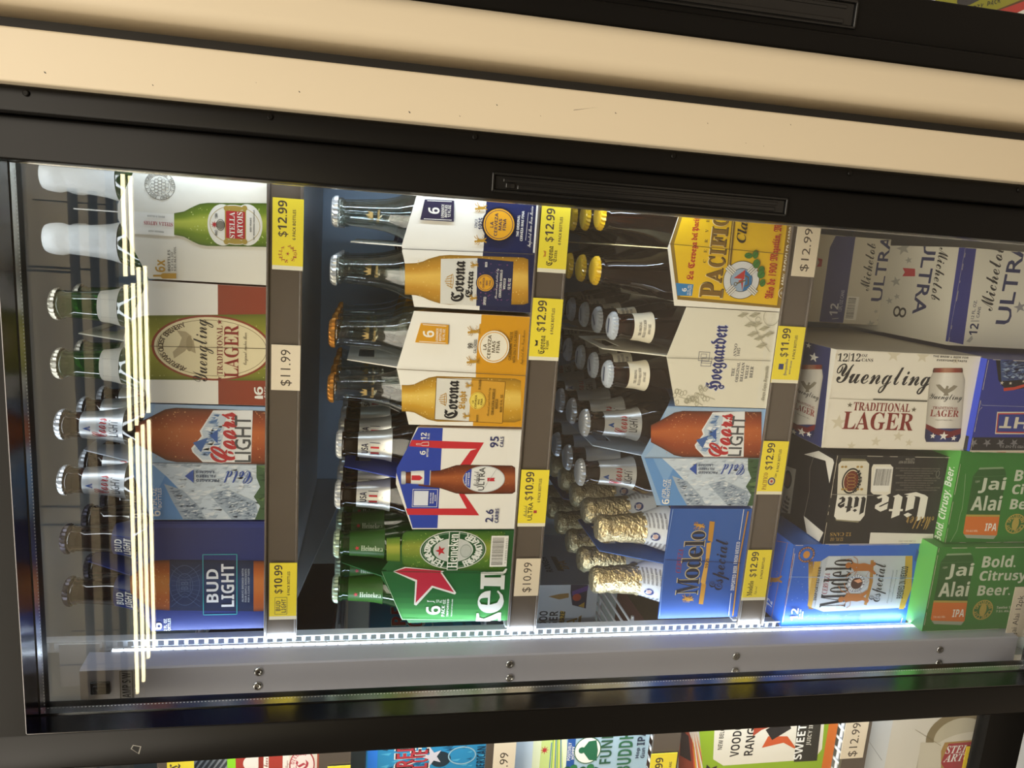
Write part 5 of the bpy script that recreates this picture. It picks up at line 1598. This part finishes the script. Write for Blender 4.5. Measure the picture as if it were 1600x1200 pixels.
def r_strip_blue(a):
    a.z(580, 820, 6.6667)
    for d, c in ((0, H('e4dcd6')), (6, H('23181c')), (12, H('b03a44'))):
        a.T('RE', 205 + d, 360 - d, 1050 - d, 850 + d, c, 'sb'); a.T('O', 375 + d, 560 - d, 1065 - d, 985 + d, c, 'sb')
    a.EO(590, 1040, 60, 45, H('8fb4c4'), .002); a.R(860, 1060, 1200, 960, H('2f9fd0')); a.T('AMERICAN', 962, 992, 1140, 1020, H('14324a'))


def f_strip_buddy2(a):
    PXY(a)
    a.R(805, 1012, 1220, 1120, H('a9c6d8')); a.R(805, 846, 1220, 1120, H('cfe0ee'))
    a.P([(830, 1210), (836, 1120), (884, 1120), (888, 1210)], H('e4ecc8')); a.P([(842, 1205), (850, 1120), (876, 1120), (880, 1205)], H('c9dc8a')); a.STAR(851, 1172, 7, H('c0303c'), 8, .35)
    for i in range(7): a.L([(858 + i * 3, 1205), (862 + i * 2.4, 1160 - i * 4)], .0012, (H('4a78b4'), H('7ab04a'), H('e6e05a'))[i % 3])
    a.P([(884, 1200), (888, 1148), (900, 1150), (896, 1202)], H('2456a0'))
    a.T('POSITIVELY', 887, 892, 1188, 1160, WHITE); a.T('HOPPY', 893, 898, 1186, 1166, WHITE)
    a.E(918, 1172, 21, 21, H('3a6a4a')); a.E(918, 1172, 19.5, 19.5, H('f2f2ea')); a.E(909, 1172, 5, 5, H('1f6a4a')); a.P([(912, 1176), (920, 1187), (932, 1188), (934, 1172), (932, 1156), (920, 1158), (912, 1168)], H('1f6a4a'))
    for i, (x, y) in enumerate(((886, 1203), (896, 1200), (910, 1203), (922, 1199), (930, 1204))): a.E(x, y, 6, 6, H('2f7a4a') if i % 2 else H('1f5a3a'), 9)
    a.T('FUNKY', 939, 957, 1193, 1130, H('2a5c46')); a.T('BUDDHA', 966, 988, 1206, 1130, H('2a6a4a')); a.T('Hop', 993, 1000, 1184, 1168, H('22304a')); a.T('Gun', 1001, 1007, 1184, 1168, H('22304a')); a.T('IPA', 996, 1008, 1164, 1140, H('22304a'))


def f_strip_lime(a):
    PXY(a)
    a.R(1060, 1104, 1220, 1120, H('c9c4b8'))
    a.P([(1060, 1215), (1060, 1130), (1072, 1130), (1086, 1170), (1090, 1215)], H('8a3a2a')); a.P([(1062, 1180), (1064, 1140), (1076, 1150), (1080, 1190)], H('2a2024'))
    for i in range(8): a.P([(1080 + i, 1140 - 0 * i), (1084 + i * 2.4, 1200), (1086 + i * 2.4, 1200)], (H('e0563a'), H('e6b23a'), H('efe9e0'))[i % 3])
    a.P([(1092, 1140), (1100, 1220), (1310, 1220), (1310, 1100), (1096, 1100)], H('8fae2a')); a.R(1290, 1312, 1220, 1100, H('d9742c'))
    a.P([(1114, 1186), (1118, 1100), (1290, 1100), (1284, 1170), (1272, 1186), (1130, 1196)], H('e2dccc'))
    a.T('NEW BELGIUM', 1124, 1131, 1171, 1124, INK); a.T('VOODOO', 1144, 1158, 1182, 1120, INK, 'sb'); a.T('RANGER', 1166, 1180, 1180, 1118, INK, 'sb')
    a.P([(1176, 1150), (1190, 1140), (1212, 1132), (1240, 1130), (1250, 1110), (1200, 1108), (1180, 1120)], H('a8402a'))
    a.P([(1190, 1168), (1200, 1150), (1230, 1150), (1246, 1172), (1224, 1160)], H('c9572c')); a.P([(1196, 1140), (1230, 1120), (1236, 1138), (1206, 1156)], INK)
    a.P([(1240, 1190), (1248, 1100), (1286, 1100), (1276, 1188)], H('2a2a26')); a.T('SWEET', 1243, 1256, 1186, 1132, WHITE); a.T('JUICY IPA', 1262, 1270, 1164, 1124, H('c9c4b8'))
    a.P([(1100, 1212), (1104, 1194), (1110, 1200), (1120, 1196), (1116, 1214)], H('2a2a26'))


def f_strip_cup(a):
    PXY(a)
    a.R(1345, 1390, 1220, 1090, H('d9dde0')); a.L([(1345, 1155), (1378, 1188)], .0006, H('6a6e72'))
    a.E(1500, 1150, 52, 40, H('8a7c5c')); a.E(1500, 1152, 40, 30, H('c4bca4')); a.E(1512, 1198, 50, 24, H('8a7c5c')); a.E(1512, 1180, 62, 36, H('d9d2c0'))
    a.P([(1460, 1196), (1476, 1160), (1530, 1155), (1548, 1192), (1530, 1204), (1470, 1206)], H('b08a4a')); a.P([(1470, 1192), (1482, 1162), (1526, 1158), (1540, 1190), (1526, 1199), (1476, 1201)], H('a8323a'))
    a.T('STELLA', 1478, 1530, 1176, 1164, WHITE, 'si', -90); a.T('ARTOIS', 1475, 1530, 1189, 1177, WHITE, 'si', -90)
    a.R(1434, 1446, 1210, 1164, H('b9b2a0')); a.P([(1438, 1160), (1470, 1160), (1470, 1210), (1432, 1210)], H('d2cbb8'))
    a.T('IMPORTED LAGER', 1560, 1566, 1165, 1120, H('8a7c5c')); a.L([(1430, 1140), (1470, 1165)], .0005, H('8a7c5c'))


def f_haze(a):
    a.z(830, 840, 7.5)
    a.T('VOODOO', 84, 182, 1210, 862, INK); a.T('RANGER', 200, 300, 1250, 862, INK)
    a.P([(320, 1060), (345, 856), (402, 872), (372, 1060)], H('c9a23a')); a.T('HAZE', 330, 392, 1018, 866, INK); a.T('IPA', 408, 530, 1180, 940, H('a8822a'))
    a.P([(540, 1060), (555, 930), (592, 908), (570, 1060)], H('8a6c2a'))
    a.P([(470, 490), (670, 490), (640, 830), (480, 790), (460, 640)], H('2a2440')); a.P([(480, 630), (670, 560), (660, 620), (480, 680)], H('5a3a8a')); a.E(535, 700, 50, 42, H('b8442a')); a.P([(550, 800), (625, 755), (620, 822)], H('b8923a'))
    a.P([(200, 690), (330, 660), (440, 650), (440, 700), (330, 725)], H('a8824a'))


def r_haze(a):
    a.z(830, 840, 7.5)
    a.T('RANGER', 135, 215, 400, 220, INK); a.P([(225, 220), (290, 225), (390, 395), (310, 385)], H('5a4028')); a.T('IPA', 330, 420, 370, 270, H('a8822a'))


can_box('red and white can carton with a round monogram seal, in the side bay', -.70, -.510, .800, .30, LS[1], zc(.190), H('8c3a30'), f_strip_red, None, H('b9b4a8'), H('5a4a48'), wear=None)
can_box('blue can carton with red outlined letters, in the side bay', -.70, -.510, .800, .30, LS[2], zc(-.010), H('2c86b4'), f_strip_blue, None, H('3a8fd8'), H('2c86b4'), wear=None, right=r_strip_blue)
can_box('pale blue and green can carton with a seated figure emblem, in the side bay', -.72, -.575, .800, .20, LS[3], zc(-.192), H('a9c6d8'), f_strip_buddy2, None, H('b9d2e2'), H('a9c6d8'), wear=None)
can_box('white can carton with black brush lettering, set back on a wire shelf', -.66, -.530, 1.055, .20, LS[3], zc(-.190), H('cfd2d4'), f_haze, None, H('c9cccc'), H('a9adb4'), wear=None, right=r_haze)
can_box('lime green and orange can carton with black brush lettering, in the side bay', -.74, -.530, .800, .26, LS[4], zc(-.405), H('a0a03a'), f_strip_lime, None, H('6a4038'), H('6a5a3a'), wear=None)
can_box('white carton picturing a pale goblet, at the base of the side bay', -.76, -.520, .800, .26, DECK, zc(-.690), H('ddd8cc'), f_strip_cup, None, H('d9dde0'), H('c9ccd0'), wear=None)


def f_variety2(a):
    a.z(1450, 0, 10.667)
    ol = H('8a8a1e')
    a.P([(480, 40), (520, -160), (900, -200), (880, -10), (700, 80), (520, 105)], H('2a2a30'))
    # slanting lettering: one character after another along the carton's printed slope
    t = 'VARIETY PACK'
    for i, ch in enumerate(t):
        if ch == ' ': continue
        f_ = i / (len(t) - 1)
        xx, yy = 545 + f_ * 640, 205 - f_ * 195
        a.T(ch, xx - 24, xx + 24, yy + 40, yy - 40, H('23231a'), 'sb', -90)
    a.P([(870, 270), (1500, 20), (1900, -120), (1900, 600), (870, 600)], H('5a3a1a')); a.P([(900, 275), (1600, 20), (1900, -90), (1900, 600), (900, 600)], H('b8322c'))
    a.P([(1170, 340), (1350, 258), (1370, 330), (1300, 420)], H('d9d4c8')); a.P([(1410, 340), (1470, 220), (1600, 160), (1700, 420)], H('e6e2da'))


can_box('olive and red variety can carton glimpsed behind the neighbouring door', .245, .48, .800, .26, zc(-.86), zc(-.6065), H('8f8c20'), f_variety2, None, H('8f8c20'), H('8f8c20'), wear=None)
can_box('white carton standing on the variety can carton behind the neighbouring door', .250, .48, .800, .26, zc(-.6065), zc(-.46), H('dfe2e8'), lambda a: (a.z(0, 0, 1), a.R(1395, 1402, 8, -20, H('3a4a8c')), a.R(1412, 1418, 6, -20, H('b8863a'))), None, None, None, wear=None)
b = MB(); b.box(.2, .79, .79, 1.34, zc(-.88), zc(-.861)); 
tag(part(b, 'cooler_shelf', M['white'], thing('cooler_shelf', 'shelf under the olive variety carton in the neighbouring cooler', 'shelf', (.45, .8, zc(-.88)))), None, None)

# ------------------------------------------------------------------ price tags
YEL, CRM, TG = H('f0dc3c'), H('e6d9c2'), H('4a4038')


def price_tag(label, p0, p1, col, draw, y=.7715, foot=True, group='price tags in the channels', tilt=0.0, th=.0007):
    """p0, p1: top-left and bottom-right corner (X, z) in shop measures"""
    if group == 'price tags in the channels':
        y, k = .7885, .7885 / .7715
        p0, p1 = (p0[0] * k, p0[1] * k), (p1[0] * k, p1[1] * k)
    w, h = p1[0] - p0[0], p0[1] - p1[1]
    b = MB(); b.box(0, w, 0, th, 0, h, col)
    W = Matrix.Translation(Vector((p0[0], y, zc(p1[1]))))
    a = Art(b, (0, 0, 0), world=W, step=.00002); a.w, a.h = w, h
    if foot: a.quad(0, w * .06, 0, h, H('e9e4cf'))
    draw(a)
    o = b.build('price_tag', M['paper'], None, (p0[0], y, zc(p1[1])))
    return tag(o, label, 'price tag', group)


def yellow(price, logo, unit='6 PACK BOTTLES'):
    def go(a):
        w, h = a.w, a.h
        a.text(price, w * .715, h * .66, w * .50, h * .34, TG, 'sb')
        a.text(unit, w * .64, h * .30, w * .42, h * .10, TG, 'sb')
        logo(a, w, h)
    return go


def white_tag(price):
    return lambda a: a.text(price, a.w * .5, a.h * .48, a.w * .80, a.h * .40, TG, 'plain')


def lg_star(a, w, h):
    u, v, r = w * .23, h * .50, h * .25
    for i, ch in enumerate('STELLA ARTOIS '):
        t = math.radians(-80 + 360 * i / 14)
        if ch != ' ': a.text(ch, u + r * math.sin(t), v + r * math.cos(t), h * .10, h * .11, H('a8443a'), 'serif'); a.k -= 1
    a.k += 1
    a.text('✶', u, v, h * .14, h * .14, H('a8443a'), 'plain')


def lg_navy(a, w, h):
    a.quad(w * .09, w * .40, h * .34, h * .80, H('8a8450')); a.quad(w * .10, w * .39, h * .36, h * .78, YEL)
    a.text('BUD', w * .245, h * .67, w * .18, h * .17, H('5a5648'), 'sb'); a.text('LIGHT', w * .245, h * .47, w * .24, h * .17, H('5a5648'), 'sb')


def lg_extra(a, w, h):
    a.raw([(w * .24, h * .74), (w * .32, h * .74), (w * .33, h * .84), (w * .28, h * .79), (w * .23, h * .84)], [[0, 1, 2, 3, 4]], H('c98a2e'))
    a.text('Corona', w * .255, h * .60, w * .30, h * .22, INK, 'frak'); a.text('Extra', w * .255, h * .42, w * .18, h * .14, INK, 'frak')


def lg_light(a, w, h):
    a.raw([(w * .24, h * .74), (w * .32, h * .74), (w * .33, h * .84), (w * .28, h * .79), (w * .23, h * .84)], [[0, 1, 2, 3, 4]], INK)
    a.text('Corona', w * .255, h * .60, w * .30, h * .22, INK, 'frak'); a.text('Light', w * .255, h * .42, w * .15, h * .14, INK, 'frak')


def lg_ultra(a, w, h):
    a.text('Michelob', w * .27, h * .76, w * .2, h * .14, H('5a5048'), 'script'); a.text('ULTRA', w * .27, h * .58, w * .32, h * .17, INK, 'bold')
    a.quad(w * .24, w * .29, h * .34, h * .46, H('b0383a'))


def lg_wheat(a, w, h):
    a.quad(w * .24, w * .34, h * .62, h * .80, H('3a4478')); a.text('Hoegaarden', w * .28, h * .52, w * .30, h * .14, H('3a4478'), 'frak'); a.text('WHITE BELGIAN', w * .28, h * .36, w * .24, h * .06, H('3a4478'), 'sb')


def lg_anchor(a, w, h):
    a.text('PACIFICO', w * .25, h * .74, w * .32, h * .17, H('8a4a2a'), 'serif'); a.ell(w * .25, h * .48, h * .15, h * .15, H('4a4a78')); a.ell(w * .25, h * .48, h * .10, h * .10, H('d9c9a0')); a.ell(w * .25, h * .48, h * .05, h * .05, H('b0383a'))
    a.text('Clara', w * .36, h * .36, w * .08, h * .10, H('5a4a2a'), 'si')


def lg_banner(a, w, h):
    a.text('Modelo', w * .24, h * .70, w * .30, h * .22, INK, 'serif'); a.text('Especial', w * .20, h * .44, w * .16, h * .12, TG, 'script')


price_tag('yellow 12.99 tag with a round red star logo, under the white cartouche carton', (-.044, .100), (.0255, .0705), YEL, yellow('$12.99', lg_star))
price_tag('cream 11.99 tag under the white and rust carton', (-.1665, .100), (-.1195, .0715), CRM, white_tag('$11.99'), foot=False)
price_tag('yellow 10.99 tag under the navy carton', (-.4225, .100), (-.3565, .0715), YEL, yellow('$10.99', lg_navy))
price_tag('yellow 12.99 tag with a blackletter logo, under the white and navy carton', (-.0300, -.1685), (.0385, -.1995), YEL, yellow('$12.99', lg_extra))
price_tag('yellow 12.99 tag with a blackletter logo, under the white and amber carton', (-.1245, -.1665), (-.0575, -.1995), YEL, yellow('$12.99', lg_light))
price_tag('yellow 10.99 tag with a small red mark, under the zig-zag carton', (-.3155, -.1680), (-.2485, -.2000), YEL, yellow('$10.99', lg_ultra))
price_tag('cream 10.99 tag under the green carton with the red star', (-.4005, -.1700), (-.3545, -.1985), CRM, white_tag('$10.99'), foot=False)
price_tag('cream 12.99 tag under the yellow carton with the life ring', (-.0165, -.4610), (.0430, -.4895), CRM, white_tag('$12.99'), foot=False)
price_tag('yellow 11.99 tag under the pale cream carton', (-.1395, -.4545), (-.0735, -.4885), YEL, yellow('$11.99', lg_wheat))
price_tag('yellow 12.99 tag with a round emblem, under the lower mountain carton', (-.2755, -.4560), (-.2095, -.4885), YEL, yellow('$12.99', lg_anchor))
price_tag('yellow 12.99 tag under the royal blue carton', (-.4125, -.4555), (-.3465, -.4870), YEL, yellow('$12.99', lg_banner))
NOL = lambda a, w, h: None
SB = 'price tags of the side bay'
price_tag('yellow tag on the topmost wire shelf of the side bay', (-.660, .207), (-.587, .179), YEL, lambda a: a.text('C', a.w * .86, a.h * .7, .008, a.h * .4, TG, 'frak'), foot=False, group=SB)
price_tag('yellow tag under the red and white can carton of the side bay', (-.680, .034), (-.609, .008), YEL, lambda a: a.text('12.99', a.w * .6, a.h * .6, a.w * .5, a.h * .3, TG), foot=False, group=SB)
price_tag('cream tag ending in .99 under the blue can carton of the side bay', (-.660, -.160), (-.575, -.187), CRM, lambda a: a.text('$10.99', a.w * .38, a.h * .48, a.w * .55, a.h * .45, TG, 'plain'), foot=False, group=SB)
price_tag('yellow 12.99 tag for cans under the pale blue carton of the side bay', (-.690, -.362), (-.6195, -.397), YEL, lambda a: (a.text('$12.99', a.w * .62, a.h * .64, a.w * .60, a.h * .34, TG, 'sb'), a.text('12 PACK CANS', a.w * .62, a.h * .22, a.w * .4, a.h * .10, TG, 'sb')), foot=False, group=SB)
price_tag('cream 12 dollar tag under the lime green can carton of the side bay', (-.645, -.630), (-.575, -.664), CRM, lambda a: a.text('$12.99', a.w * .40, a.h * .48, a.w * .72, a.h * .42, TG, 'plain'), foot=False, group=SB)
price_tag('yellow 20.99 tag with red figures, on the goblet carton of the side bay', (-.735, -.852), (-.661, -.886), H('f0d020'), lambda a: (a.text('$20.99', a.w * .58, a.h * .66, a.w * .62, a.h * .36, H('a8342c'), 'sb'), a.text('18 PACK CANS', a.w * .62, a.h * .22, a.w * .4, a.h * .12, TG, 'sb')), y=.798, foot=False, group=SB)
price_tag('plain cream name tag on the green can carton beside the light strip', (-.4700, -.8385), (-.398, -.8720), CRM, lambda a: a.text('Jai Alai 12pk', a.w * .44, a.h * .62, a.w * .78, a.h * .34, TG, 'plain'), y=.7635, foot=False, group=None)

bpy.data.objects.remove(_fo)
bpy.data.curves.remove(_fc)
